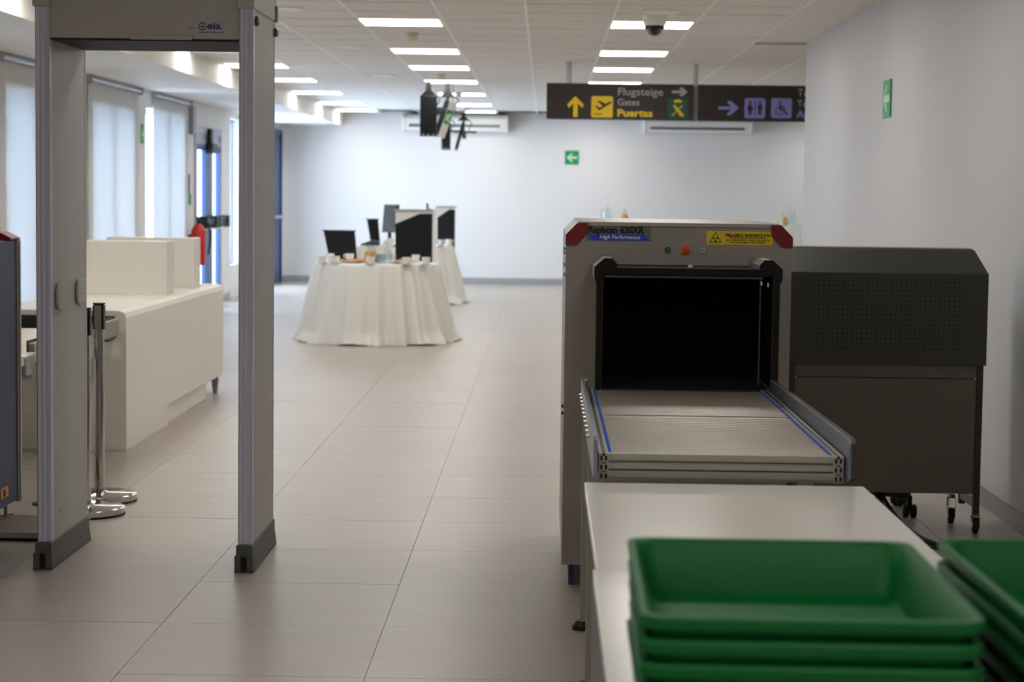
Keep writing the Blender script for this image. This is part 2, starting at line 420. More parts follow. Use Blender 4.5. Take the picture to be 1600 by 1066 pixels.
for ci, (x, cn) in enumerate(cols):
    for ri, y in enumerate(rows):
        panel(x, y-.3, 'square lit ceiling panel, %s in the %s' % (ordn[ri], cn))
    for ri, y in enumerate(near):
        if (ci, y) in ((0, 6.3), (1, 6.3), (2, 6.3), (0, 3.5), (2, -1.6)): continue
        if y == 3.5: y = 4.7  # worktable panel in the monitor row is added to brighten gate and scanner
        panel(x, y-.3, 'square lit ceiling panel %s, %s' % (['just beyond the scanner', 'over the scanner', 'over the trays', 'unseen over the white worktable', 'added unseen behind the trays', 'added unseen far back from the trays'][ri], cn))
for k, y in enumerate(rows[2:]):
    panel(4.15, y-.3, 'square lit ceiling panel in the side bay, ' + ['nearest the corner', 'second from the corner', 'in the middle', 'second from back wall', 'nearest back wall'][k])

# ================================================================== CEILING FITTINGS
def detector(x, y, lab):
    t = thing('smoke_detector', lab, 'smoke detector', (x, y, ZC), group='smoke detectors')
    build('base', G().lathe([(.001, 0), (.05, 0), (.05, -.018), (.045, -.022), (.001, -.022)]), m_cream, t, smooth=True)
    build('sensor_head', G().lathe([(.03, -.022), (.042, -.03), (.04, -.05), (.028, -.058), (.001, -.058)]), m_cream, t, smooth=True)
for x, y, l in ((-1.06, 15.75, 'cream round smoke detector behind the nearest light panel'), (-1.11, 21.1, 'cream smoke detector behind the third light panel of the middle row'),
                (-1.1, 25.0, 'cream smoke detector in front of the fifth light panel of the middle row'), (-1.2, 29.5, 'cream smoke detector nearest the back wall')):
    detector(x, y, l)
def rvent(x, y, r, lab):
    t = thing('ceiling_diffuser', lab, 'air vent', (x, y, ZC), group='round ceiling vents')
    build('rim', G().lathe([(r*.82, -.002), (r, -.001), (r, -.008), (r*.9, -.014), (r*.82, -.01)], seg=32), m_tbar, t, smooth=True)
    build('cone', G().lathe([(.001, -.004), (r*.6, -.006), (r*.7, -.001), (.001, -.001)], seg=32), m_white, t, smooth=True)
rvent(-1.8, 13.75, .13, 'round white ceiling vent just right of the detector gate')
rvent(-1.72, 17.3, .13, 'round white ceiling vent between light panels, second from the gate')
rvent(-1.75, 21.5, .13, 'round white ceiling vent farthest back, left of the monitors')
rvent(.77, 13.7, .13, 'round white ceiling vent above the dome camera')
t = thing('dome_camera', 'dome security camera with smoked bubble on white housing', 'camera', (.745, 14.0, ZC))
build('housing', G().lathe([(.001, 0), (.085, 0), (.08, -.06), (.07, -.075), (.001, -.075)], seg=28), m_tbar, t, smooth=True)
build('ring', G().lathe([(.001, -.075), (.07, -.075), (.068, -.095), (.001, -.095)], seg=28), m_black, t, smooth=True)
build('bubble', G().lathe([(.055*math.cos(a), -.095-.05*math.sin(a)) for a in [i*PI/12 for i in range(6)]]+[(.002, -.145)], seg=28), glassy('smoked_bubble', (.45, .45, .45), .2), t, smooth=True)
build('lens', G().lathe([(.001, -.095), (.03, -.1), (.034, -.115), (.02, -.135), (.001, -.138)], seg=20), m_black, t, smooth=True)

# air conditioners on back wall
def aircon(x0, x1, z0, z1, lab):
    t = thing('air_conditioner', lab, 'air conditioner', ((x0+x1)/2, YB, z0), group='air conditioners on the back wall')
    h = (x1-x0)/2; H = z1-z0
    build('housing', G().prism([(0, H), (-.26, H), (-.3, H*.75), (-.22, 0), (0, 0)], 'x', -h, h), m_white, t, bev=.012)
    build('end_cap', G().prism([(0, H), (-.27, H), (-.31, H*.75), (-.23, -.01), (0, -.01)], 'x', -h-.05, -h), m_white, t, bev=.015)
    build('end_cap', G().prism([(0, H), (-.27, H), (-.31, H*.75), (-.23, -.01), (0, -.01)], 'x', h, h+.05), m_white, t, bev=.015)
    build('outlet_slot', G().box(-h*.93, h*.9, -.262, -.24, H*.24, H*.46), m_dark, t)
    for i in range(3): build('slat', G().box(-h*.93, h*.9, -.27, -.262, H*(.26+.065*i), H*(.285+.065*i)), m_alu, t)
aircon(-2.22, -.65, 2.42, 2.68, 'white wall air conditioner behind the hanging monitors')
aircon(1.58, 3.2, 2.43, 2.66, 'white wall air conditioner below the hanging direction sign')

# exit signs
def arrow_poly(l, h, sh):   # left-pointing arrow around 0
    return [(-l, 0), (-l*.05, h), (l*.25, h), (-l*.25, sh), (l, sh), (l, -sh), (-l*.25, -sh), (l*.25, -h), (-l*.05, -h)]
t = thing('exit_sign', 'green square exit sign with pale left arrow on back wall', 'sign', (.415, YB, 2.03))
build('panel', G().box(-.11, .11, -.012, 0, -.11, .11), m_egreen, t)
build('arrow', G().prism(arrow_poly(.085, .07, .017), 'y', -.015, -.012), m_lime, t)
t = thing('exit_sign', 'tall green arrow sign on the right wall', 'sign', (XR, 12.36, 2.06))
build('panel', G().box(-.01, 0, -.13, .13, -.115, .115), m_egreen, t)
build('arrow', G().prism([(-p[0]*1.15, p[1]*1.1) for p in arrow_poly(.085, .075, .02)], 'x', -.012, -.01), m_lime, t)
t = thing('exit_sign', 'narrow green arrow sign on the window pier seen through the gate', 'sign', (XL, 20.72, 2.02))
build('panel', G().box(0, .01, -.06, .06, -.1, .1), m_egreen, t)
build('arrow', G().prism(arrow_poly(.05, .06, .015), 'x', .01, .012), m_lime, t)
# grille/panel left of door
t = thing('wall_panel', 'grey upright box on the wall above the fire extinguisher', 'box', (XL, 23.52, 2.1))
build('panel', G().box(0, .06, -.1, .1, 0, .33), mat('greyish', (150, 152, 164), .5), t, bev=.005)
build('strip', G().box(.06, .064, -.09, -.07, .05, .3), m_cream, t)
# extinguisher
t = thing('fire_extinguisher', 'red fire extinguisher hanging on the wall before the glazed door', 'extinguisher', (XL+.12, 23.42, .56))
build('cylinder', G().lathe([(.001, 0), (.075, 0), (.085, .02), (.085, .40), (.06, .46), (.025, .49), (.001, .49)]), m_extred, t, smooth=True)
build('valve', G().lathe([(.001, .49), (.022, .49), (.022, .54), (.03, .55), (.001, .57)]).box(-.012, .012, -.1, .02, .54, .57), m_black, t)
build('hose', G().tube(smooth_path([(.0, .02, .53), (.1, .05, .5), (.13, .06, .35), (.11, .05, .12)]), .012), m_rubber, t, smooth=True)
build('label_band', G().lathe([(.0855, .16), (.0862, .17), (.0862, .24), (.0855, .25)]), m_extred, t)
build('bracket', G().box(-.12, -.07, -.03, .03, .28, .36), m_dark, t)
t = thing('wall_tag', 'small green tag with black strap above the extinguisher', 'sign', (XL, 23.42, 1.27))
build('tag', G().box(0, .03, -.06, .06, 0, .13), m_egreen, t, bev=.005)
build('strap', G().box(0, .02, -.02, .02, .13, .36), m_black, t, bev=.004)

# ================================================================== HANGING DIRECTION SIGNS
SY = 19.0
def X_(px): return (px-854)/163.7
def Zs(px, py): return 2.5-(py-129.5-.0115*(px-854))/163.7
pole_x = (.206, 1.412)
t1 = thing('hanging_sign', 'black hanging sign with yellow arrow reading Flugsteige Gates Puertas', 'sign', (0, SY, 2.16))
t2 = thing('hanging_sign', 'black hanging sign with violet arrow and restroom symbols', 'sign', (1.432, SY, 2.16))
build('panel', G().box(0, 1.392, 0, .05, 0, .34), m_signblk, t1, bev=.002)
build('panel', G().box(0, 1.45, 0, .05, 0, .34), m_signblk, t2, bev=.002)
build('pole', G().cyl((pole_x[0], .025, .34), (pole_x[0], .025, .54), .03), m_pole, t1, smooth=True)
build('pole', G().cyl((pole_x[1], .085, .0), (pole_x[1], .085, .54), .026), m_pole, t1, smooth=True)
build('pole', G().cyl((1.2, .025, .34), (1.2, .025, .54), .03), m_pole, t2, smooth=True)
def poly(name, pts, m, par, ox, t=.002, y=0):
    return build(name, G().prism([(X_(px)-ox, Zs(px, py)-2.16) for px, py in pts], 'y', y-t, y), m, par)
def rrect(name, x0, x1, y0, y1, r, m, par, ox):
    a, b = X_(x0)-ox, X_(x1)-ox; c, d = Zs(x0, y1)-2.16, Zs(x0, y0)-2.16
    return build(name, G().prism(round_rect(a, b, c, d, r), 'y', -.002, 0), m, par)
poly('arrow', [(895.5, 182), (895.5, 161), (889, 168.5), (886, 163), (898.5, 150), (912, 163), (909.5, 168.5), (902.5, 161), (902.5, 182)], m_yel, t1, 0)
sq = rrect('gate_symbol', 923.5, 957, 150, 183, .02, m_yel, t1, 0)
poly('plane', [(929, 165), (932, 165), (936, 168), (941, 165), (933, 158), (936, 157), (946, 162), (952, 158), (955, 159), (954, 161), (936, 172)], m_signblk, sq, 0, y=-.002)
poly('ground_line', [(928, 177), (940, 177), (940, 178.5), (928, 178.5)], m_signblk, sq, 0, y=-.002)
text('lettering', 'Flugsteige', .098, (X_(963.5), -.001, Zs(963.5, 148.3)-2.16), m_signgrey, t1, w=.425, bold=.006)
text('lettering', 'Gates', .086, (X_(963.5), -.001, Zs(963.5, 164)-2.16), m_signgrey, t1, w=.207, bold=.006)
text('lettering', 'Puertas', .094, (X_(963.5), -.001, Zs(963.5, 181)-2.16), m_yel, t1, w=.334, bold=.035)
poly('arrow', [(1048, 141.5), (1063, 141.5), (1059, 137.5), (1064, 136.5), (1072.5, 143.5), (1064, 150.5), (1059, 149), (1063, 145.5), (1048, 145.5)], m_signgrey, t1, 0)
sq = rrect('crest_square', 1042, 1073.5, 153.5, 184, .014, m_signgreen, t1, 0)
poly('crest_sash', [(1050, 164.5), (1053, 163), (1067, 179), (1066, 182), (1061, 180)], m_yel, sq, 0, y=-.002)
poly('crest_sash', [(1049, 181), (1048, 180), (1064, 164), (1065.5, 165)], m_yel, sq, 0, y=-.002)
poly('crest_crown', [(1052, 160), (1051, 157), (1057.5, 154.5), (1064, 157), (1063, 160)], m_yel, sq, 0, y=-.002)
O2 = 1.432
poly('arrow', [(1120, 166), (1140, 166), (1133, 158.5), (1139, 157), (1152, 168), (1139, 180), (1133, 179), (1140, 170.5), (1120, 170.5)], m_violet, t2, O2)
sq = rrect('restroom_symbol', 1161, 1193, 153, 184, .02, m_violet, t2, O2)
for cx_ in (1169.5, 1184.5):
    poly('figure', [(cx_+2.3*math.cos(k*PI/5), 159.5+2.3*math.sin(k*PI/5)) for k in range(10)], m_signblk, sq, O2, y=-.002)
poly('figure', [(1167, 163), (1172, 163), (1174.5, 172), (1172, 172), (1172, 179), (1167.3, 179), (1167.3, 172), (1164.5, 172)], m_signblk, sq, O2, y=-.002)
poly('figure', [(1181, 163), (1188.5, 163), (1188.5, 171), (1187, 171), (1187, 179), (1182.3, 179), (1182.3, 171), (1181, 171)], m_signblk, sq, O2, y=-.002)
poly('divider', [(1176.6, 157), (1178, 157), (1178, 180), (1176.6, 180)], m_signblk, sq, O2, y=-.002)
sq = rrect('wheelchair_symbol', 1202, 1234, 153, 184, .02, m_violet, t2, O2)
poly('figure', [(1215.5+2*math.cos(k*PI/5), 159.5+2*math.sin(k*PI/5)) for k in range(10)], m_signblk, sq, O2, y=-.002)
poly('figure', [(1214, 162.5), (1217, 162.5), (1217.5, 166), (1223, 166), (1223, 168), (1217.8, 168), (1218, 170), (1223.5, 170), (1226, 177), (1228, 176), (1228.5, 178), (1225, 179.5), (1221.5, 172.5), (1215, 172.5)], m_signblk, sq, O2, y=-.002)
g = G(); R1, R2 = 6.6, 5.3
pts = [(1215+R1*math.cos(a), 173.2+R1*math.sin(a)) for a in [.1+i*(4.3)/14 for i in range(15)]]
pts += [(1215+R2*math.cos(a), 173.2+R2*math.sin(a)) for a in [.1+i*(4.3)/14 for i in range(14, -1, -1)]]
poly('wheel', pts, m_signblk, sq, O2, y=-.002)
text('lettering', 'Toiletten', .098, (X_(1242)-O2, -.001, Zs(1242, 150)-2.16), m_signgrey, t2, w=.36, bold=.006)
text('lettering', 'Toilets', .086, (X_(1242)-O2, -.001, Zs(1242, 166)-2.16), m_signgrey, t2, w=.245, bold=.006)
text('lettering', 'Aseos', .094, (X_(1242)-O2, -.001, Zs(1242, 183)-2.16), m_violet, t2, w=.26, bold=.035)

# hanging monitors
def hang_monitor(x, y, w_, ztop, zbot, lean, rz, lab):
    t = thing('hanging_monitor', lab, 'monitor', (x, y, ZC), rz, group='ceiling-hung monitors')
    h = ztop-zbot
    R = Matrix.Translation((0, 0, ztop-ZC)) @ Matrix.Rotation(lean, 4, 'Y')
    build('screen_body', G().box(-w_/2, w_/2, -.03, .03, -h, 0).tf(R), m_black, t, bev=.006)
    build('screen_face', G().box(-w_/2+.01, w_/2-.01, -.033, -.03, -h+.03, -.015).tf(R), m_fabric, t)
    for k in (-.3, 0, .3): build('button', G().cyl((k*w_, -.035, -h+.02), (k*w_, -.03, -h+.02), .008, seg=8).tf(R), m_btn, t)
    build('bracket_plate', G().prism([(-.03, 0), (.03, 0), (.03, -.10), (.09, -.17), (-.09, -.17), (-.03, -.10)], 'y', -.012, .012), m_black, t)
    build('drop_tube', G().cyl((0, .04, 0), (0, .04, ztop-ZC-h*.5), .018, seg=12), m_dark, t)
    build('arm', G().box(.02, .2, .03, .05, ztop-ZC-h*.35, ztop-ZC-h*.28).box(-.02, .04, .02, .06, ztop-ZC-h*.55, ztop-ZC-h*.3), m_dark, t)
    build('cable', G().tube(smooth_path([(.02, .04, -.12), (.12, .05, -.2), (.08, .05, -.3), (.16, .05, -.36)]), .006), m_rubber, t)
    return t
hang_monitor(-1.325, 22.5, .19, 2.535, 2.08, 0, .0, 'largest black hanging monitor, left of the tilted green exit plate')
hang_monitor(-1.125, 22.75, .055, 2.50, 2.07, .31, .0, 'black monitor seen edge-on leaning behind the tilted exit plate')
hang_monitor(-1.50, 30.0, .135, 2.50, 2.09, 0, .0, 'small far black hanging monitor below the tilted exit plate')
hang_monitor(-1.245, 30.1, .05, 2.50, 2.07, .26, .0, 'far slim black monitor, rightmost of the hanging group')
t = thing('exit_plate', 'tilted white hanging exit plate with green running figure patch', 'sign', (-1.10, 22.3, 2.27))
R = Matrix.Rotation(.33, 4, 'Y')
build('panel', G().box(-.037, .037, -.015, .015, -.22, .21).tf(R), m_white, t, bev=.004)
gp = build('pictogram_patch', G().box(-.034, .034, -.018, -.015, -.06, .10).tf(R), m_egreen, t)
build('running_figure', G().prism([(-.03, -.04), (0, -.01), (.02, -.045), (.03, -.03), (.012, .02), (.03, .05), (.01, .07), (-.01, .04), (-.035, .05), (-.02, .02)], 'y', -.02, -.018).tf(R), m_lime, gp)
build('hanger_wire', G().tube([(0.06, 0, .2), (.06, 0, .43)], .004), m_dark, t)

# ================================================================== METAL DETECTOR GATE
t = thing('metal_detector_gate', 'grey walk-through metal detector gate with dark rubber feet', 'detector gate', (-1.51, 7.78, 0))
ox, oy = -1.51, 7.78
def LP(x0, x1, y0, y1, z0, z1): return (x0-ox, x1-ox, y0-oy, y1-oy, z0, z1)
FY, BY = 7.475, 8.085
for (a, b) in ((-1.918, -1.864), (-1.152, -1.098)):
    pn = build('side_panel', G().box(*LP(a+.002, b-.002, FY+.045, BY-.02, .09, 2.13)), m_gate, t, bev=.002)
    pf = G(); pf.prism([(a-ox, FY+.045-oy), (a-ox, FY+.012-oy), (a+.006-ox, FY+.002-oy), (a+.018-ox, FY+.006-oy), (a+.023-ox, FY+.002-oy), (a+.031-ox, FY+.002-oy), (a+.036-ox, FY+.006-oy), (b-.006-ox, FY+.002-oy), (b-ox, FY+.012-oy), (b-ox, FY+.045-oy)], 'z', .1, 2.13)
    build('light_profile', pf, m_profile, t)
    build('back_profile', G().box(*LP(a, b, BY-.02, BY, .1, 2.13)), m_profile, t, bev=.005)
    # rubber foot: flared, notch at the front
    f0, f1 = FY-.006, BY+.006; fl_ = .014 if a < -1.5 else .008; fr_ = .0
    vs = []
    for (z, e, ey) in ((.0, .010, .012), (.012, .010, .012), (.06, .004, .006), (.10, .004, .004), (.105, .001, .001)):
        for (x, y) in ((a-e, f0-ey), (b+e, f0-ey), (b+e, f1+ey), (a-e, f1+ey)): vs.append((x-ox, y-oy, z))
    fs = [(3, 2, 1, 0)]+[(k*4+i, k*4+(i+1) % 4, (k+1)*4+(i+1) % 4, (k+1)*4+i) for k in range(4) for i in range(4)]+[(16, 17, 18, 19)]
    ft = build('foot', G().add(vs, fs), m_foot, t, bev=.0015)
    c = (a+b)/2
    build('foot_notch', G().box(*LP(c-.010, c+.010, f0-.018, f0-.008, .008, .06)), m_blackm, ft)
    build('foot_rib', G().box(*LP(a-.008, c-.011, f0-.0195, f0-.008, .006, .066)).box(*LP(c+.011, b+.008, f0-.0195, f0-.008, .006, .066)), m_foot, ft, bev=.002)
    build('foot_lip', G().box(*LP(b+.008, b+.012, f0+.02, f1, .012, .016)), m_gdark, ft)
    build('corner_cap', G().box(*LP(a-.006, b+.004, FY-.006, BY+.01, 2.126, 2.25)), m_gatehead, t, bev=.004)
    build('cap_end_block', G().box(*LP(a+.01, b+.01, BY-.03, BY+.016, 2.126, 2.19)), m_gdark, t, bev=.004)
# header
build('header_box', G().box(*LP(-1.866, -1.150, FY+.03, BY-.02, 2.012, 2.24)), m_gatehead, t, bev=.003)
build('header_underside', G().box(*LP(-1.864, -1.152, FY+.034, BY-.022, 2.004, 2.012)), m_hdark, t)
build('latch_plate', G().box(*LP(-1.562, -1.328, FY+.018, FY+.03, 2.008, 2.026)), m_gatehead, t, bev=.002)
build('latch_pin', G().cyl((-1.326-ox, FY+.02-oy, 2.010), (-1.326-ox, FY+.03-oy, 2.010), .004, seg=10), m_black, t)
# knobs right outside
for y in (FY+.075, BY-.01):
    kb = build('knob', G().cyl((-1.098-ox, y-oy, 2.085), (-1.09-ox, y-oy, 2.085), .019, seg=20), m_gdark, t, smooth=True)
    build('knob_cap', G().cyl((-1.09-ox, y-oy, 2.085), (-1.083-ox, y-oy, 2.085), .017, .012, seg=20), m_brush, kb, smooth=True)
# oval cover plates with four dots on the inner face of left panel
for yc, zc in ((7.636, 1.033), (7.962, 1.037)):
    pl = build('cover_plate', G().prism(round_rect(yc-.072-oy, yc+.072-oy, zc-.05, zc+.05, .032), 'x', -1.864-ox, -1.853-ox), m_gate, t, bev=.003)
    for dy in (-.035, .035):
        for dz in (-.008, .008):
            build('screw', G().cyl((-1.853-ox, yc+dy-oy, zc+dz), (-1.8525-ox, yc+dy-oy, zc+dz), .003, seg=8), m_dark, pl)
g = G()
for k in range(9):
    for zz in (1.9-k*.03,): g.box(*LP(-1.8645, -1.8635, FY+.047, FY+.049, zz+.14, zz+.155))
build('trim_clips', g, m_whitei, t, kind='stuff')
build('scratch_mark', G().box(*LP(-1.8635, -1.863, 7.62, 7.623, .2, .206)).box(*LP(-1.8635, -1.863, 7.626, 7.629, .194, .2)), m_dark, t)
# logo
lx, lz, ly = -1.293-ox, 2.060, FY+.0295-oy
pts = [(lx+.0150*math.cos(a), lz+.0150*math.sin(a)) for a in [.5+i*5.3/20 for i in range(21)]]+[(lx+.0112*math.cos(a), lz+.0112*math.sin(a)) for a in [.5+i*5.3/20 for i in range(20, -1, -1)]]
lg = build('logo_ring', G().prism(pts, 'y', ly-.0006, ly), m_logo, t)
build('logo_star', G().prism([(lx+(.008 if k % 2 == 0 else .0028)*math.cos(k*PI/6), lz+(.008 if k % 2 == 0 else .0028)*math.sin(k*PI/6)) for k in range(12)], 'y', ly-.0006, ly), m_logo, lg)
build('logo_bar', G().box(lx+.008, lx+.018, ly-.0006, ly, lz-.002, lz+.001).box(lx+.058, lx+.076, ly-.0006, ly, lz-.009, lz-.006), m_logo, lg)
text('logo_lettering', 'eia', .036, (lx+.017, ly, lz-.009), m_logo, t, w=.052, bold=.03)
text('logo_lettering', '\u00ae', .010, (lx+.071, ly, lz+.006), m_logo, t)
text('web_address', 'www.ceia.net', .0095, (lx-.012, ly, lz-.0245), m_logo, t, w=.0906, bold=.02)
build('small_print_line', G().box(lx-.054, lx-.028, ly-.0004, ly, lz-.007, lz-.0055), m_ink, t)

# ================================================================== X-RAY SCANNER
bx0, bx1, by0, by1, bz0, bz1 = .078, .898, 7.25, 8.42, .09, 1.345
sx_, sy_ = .49, 7.8
t = thing('xray_scanner', 'grey baggage x-ray scanner with black tunnel and red corner guards', 'scanner', (sx_, sy_, 0))
def S(x0, x1, y0, y1, z0, z1): return (x0-sx_, x1-sx_, y0-sy_, y1-sy_, z0, z1)
ch = .042
# body as a shell around the tunnel opening (left, right, above, below)
def shell(y0, y1):
    g = G()
    g.box(*S(bx0, .205, y0, y1, bz0, 1.19)); g.box(*S(.79, bx1, y0, y1, bz0, 1.19)); g.box(*S(.205, .79, y0, y1, bz0, .75))
    g.prism([(bx0-sx_, 1.19), (bx1-sx_, 1.19), (bx1-sx_, bz1-ch), (bx1-ch-sx_, bz1), (bx0+ch-sx_, bz1), (bx0-sx_, bz1-ch)], 'y', y0-sy_, y1-sy_)
    return g
body = build('body', shell(by0, by1), m_xray, t)
build('top_cover', G().box(*S(bx0+ch+.002, bx1-ch-.002, by0-.004, by1+.004, bz1-.001, bz1+.006)), m_xtop, t, bev=.002)
for sg, cx_ in ((1, bx0), (-1, bx1)):
    P8 = [(0, -.062-.0), (0, -ch), (ch, 0.002), (.078, .002), (.078, -.036), (.04, -.078), (0, -.078)]
    P8 = [(cx_-sg*.002+sg*p[0]-sx_, bz1+p[1]) for p in P8]
    build('corner_guard', G().prism(P8, 'y', by0-.012-sy_, by0+.02-sy_), m_red, t, bev=.0015)
# front face plate edges highlight
build('face_edge', G().box(*S(bx0+.085, bx1-.085, by0-.006, by0, bz1-.008, bz1+.001)), m_xtop, t)
# name plate
Fy = by0-.001
lab = build('name_label', G().box(*S(.152, .386, Fy-.001, Fy, 1.284, 1.336)), m_labgrey, t)
text('name_lettering', 'Rapiscan 620XR', .0335, (.158-sx_, Fy-.0012-sy_, 1.3115), m_ink, lab, w=.203, bold=.055)
build('name_band', G().prism([(.155-sx_, 1.307), (.363-sx_, 1.307), (.384-sx_, 1.284), (.176-sx_, 1.284)], 'y', Fy-.0016-sy_, Fy-.001-sy_), m_strip, lab)
text('name_lettering', 'High Performance', .0205, (.199-sx_, Fy-.002-sy_, 1.2900), m_whitei, lab, w=.147, bold=.016, shear=.2)
wl = build('warning_label', G().box(*S(.588, .828, Fy-.001, Fy, 1.274, 1.323)), m_labyel, t)
cx_, cz_ = .620-sx_, 1.2945
def tri(r, c): return [(c[0]+r*math.cos(a), c[1]+r*math.sin(a)) for a in (PI/2, PI/2+2*PI/3, PI/2+4*PI/3)]
build('warning_triangle', G().prism(tri(.0255, (cx_, cz_)), 'y', Fy-.0014-sy_, Fy-.001-sy_), m_ink, wl)
build('warning_triangle_field', G().prism(tri(.0205, (cx_, cz_)), 'y', Fy-.0018-sy_, Fy-.0014-sy_), m_labyel, wl)
tz = cz_-.001
for a0 in (PI/6, 5*PI/6, 3*PI/2):
    pp = [(cx_+.0025*math.cos(a0-.5), tz+.0025*math.sin(a0-.5))]+[(cx_+.0098*math.cos(a), tz+.0098*math.sin(a)) for a in (a0-.5, a0-.17, a0+.17, a0+.5)]+[(cx_+.0025*math.cos(a0+.5), tz+.0025*math.sin(a0+.5))]
    build('radiation_blade', G().prism(pp, 'y', Fy-.0022-sy_, Fy-.0018-sy_), m_ink, wl)
mx_ = .737-sx_
text('warning_heading', 'PELIGRO RADIACI\u00d3N', .0152, (mx_, Fy-.0014-sy_, 1.3035), m_ink, wl, bold=.04, align='CENTER', w=.161)
for k, s in enumerate(('NO INTRODUCIR NINGUNA PARTE', 'DEL CUERPO EN EL TUNEL DURANTE EL', 'FUNCIONAMIENTO DEL SISTEMA')):
    text('warning_lettering', s, .0074, (mx_, Fy-.0014-sy_, 1.2965-.0082*k), m_ink, wl, bold=.03, align='CENTER', w=(.131, .16, .129)[k])
# buttons
for x, kind in ((.447, 'g'), (.512, 'r'), (.575, 'w')):
    z = 1.2535; y = by0
    def cc(r0, r1, a, b, seg=28): return G().cyl((x-sx_, y-a-sy_, z), (x-sx_, y-b-sy_, z), r0, r1, seg=seg)
    if kind == 'r':
        r = build('emergency_stop', cc(.0195, .0185, 0, .006), m_btno, t, smooth=True)
        build('mushroom_head', cc(.014, .0135, .006, .022), m_btnr, r, bev=.002, smooth=True)
        g = G()
        for k in range(7):
            a = PI*.2+k*PI*.1
            g.box(x+.0163*math.cos(a)-.0012-sx_, x+.0163*math.cos(a)+.0012-sx_, y-.0066-sy_, y-.006-sy_, z+.0163*math.sin(a)-.0012, z+.0163*math.sin(a)+.0012)
        build('print', g, m_ink, r, kind='stuff')
    else:
        r = build('push_button', cc(.0155, .0145, 0, .005), m_btn, t, smooth=True)
        build('button_cap', cc(.0105, .0105, .005, .008), m_btng if kind == 'g' else m_btn, r, smooth=True)
        build('button_ring', G().lathe([(.0105, 0), (.012, 0), (.012, .002), (.0105, .002)], seg=28).tf(Matrix.Translation((x-sx_, y-.005-sy_, z)) @ Matrix.Rotation(PI/2, 4, 'X')), m_dark, r)
        build('button_print', G().box(x-.005-sx_, x+.005-sx_, y-.0085-sy_, y-.008-sy_, z-.0012, z+.0012), m_dark, r)
# hood (tunnel shroud)
hx0, hx1, hy0, hz1 = .178, .812, 6.85, 1.222
hood = build('tunnel_hood', G().box(*S(hx0+.01, hx0+.022, hy0, by0, .76, 1.18)).box(*S(hx1-.022, hx1-.01, hy0, by0, .76, 1.18)), m_xray, t)
build('hood_top', G().box(*S(hx0+.04, hx1-.04, hy0, by0, 1.186, 1.198)), m_hoodtop, hood)
for sg, cx_ in ((1, hx0), (-1, hx1)):
    P8 = [(0, 1.166), (0, 1.202), (.034, 1.232), (.062, 1.232), (.078, 1.214), (.078, 1.198), (.05, 1.185), (.02, 1.168), (.014, 1.15), (.006, 1.15)]
    P8 = [(cx_-sg*.006+sg*p[0]-sx_, p[1]) for p in P8]
    build('hood_corner', G().prism(P8, 'y', hy0-.012-sy_, hy0+.004-sy_), m_blackm, hood, bev=.001)
    build('hood_corner_sleeve', G().prism(P8, 'y', hy0+.004-sy_, by0-sy_), m_xtop, hood)
build('hood_front_edge', G().box(*S(hx0+.05, hx1-.05, hy0-.01, hy0, 1.178, 1.2)).box(*S(hx0+.002, hx0+.022, hy0-.008, hy0, .77, 1.17)).box(*S(hx1-.022, hx1-.002, hy0-.008, hy0, .77, 1.17)), m_blackm, hood)
build('hood_inner_rail', G().box(*S(hx0+.03, hx1-.06, hy0-.002, hy0+.01, 1.166, 1.174)), m_dark, hood)
build('hood_lining', G().box(*S(hx0+.022, hx0+.026, hy0+.002, by0+.3, .79, 1.18)).box(*S(hx1-.026, hx1-.022, hy0+.002, by0+.3, .79, 1.18)).box(*S(hx0+.03, hx1-.03, hy0+.002, by0+.3, 1.176, 1.186)), m_black, hood)
build('inner_guide', G().box(*S(.742, .747, hy0+.01, hy0+.014, .80, 1.175)), m_dark, hood)
build('guide_clip', G().box(*S(.766, .772, hy0-.006, hy0, 1.14, 1.155)).box(*S(.744, .75, hy0-.0, hy0+.004, 1.145, 1.16)), m_btn, hood)
build('sensor_block', G().box(*S(.507, .523, 7.03, 7.05, 1.198, 1.206)), m_whitei, hood)
build('sensor_arm', G().box(*S(.498, .532, 7.05, by0, 1.198, 1.2)), m_dark, hood)
# tunnel interior
build('tunnel_lining', G().box(*S(.2, .206, by0-.0, by1, .785, 1.19)).box(*S(.789, .795, by0, by1, .785, 1.19)).box(*S(.2, .795, by0, by1, 1.186, 1.19)), m_blackm, t)
build('belt', G().box(*S(.21, .785, 6.84, by1, .76, .783)), m_belt, t)
for k in range(13):   # lead curtain strips
    x = .208+k*.0445
    build('curtain_strip', G().box(*S(x-.001, x+.0455, 7.5+(.006 if k % 2 else 0), 7.504+(.006 if k % 2 else 0), .785, 1.188)), m_blackm, t)
build('rear_curtain', G().box(*S(.208, .788, 8.38, 8.385, .79, 1.186)), m_blackm, t)
# bolts on left side & feet
for z in (1.25, 1.19, 1.235, 1.155, .665, .64):
    build('side_bolt', G().cyl((bx0-sx_, 7.35-sy_, z), (bx0-.008-sx_, 7.35-sy_, z), .006, seg=10), m_black if z < .7 else m_brush, t)
for x in (.105, .86): build('base_skid', G().box(*S(x, x+.02, 7.33, 8.3, .0, .09)), m_bluemach, t)
for x in (.165, .83):
    for y in (7.31, 8.3):
        lf = build('levelling_foot', G().lathe([(.001, 0), (.026, 0), (.025, .006), (.012, .014), (.009, .02), (.009, .03), (.001, .03)], (x-sx_, y-sy_, 0)), m_brush, t, smooth=True)
        build('foot_stem', G().cyl((x-sx_, y-sy_, .03), (x-sx_, y-sy_, .09), .006, seg=10), m_steel, lf)
        build('foot_nut', G().cyl((x-sx_, y-sy_, .052), (x-sx_, y-sy_, .064), .012, seg=6), m_alu, lf)

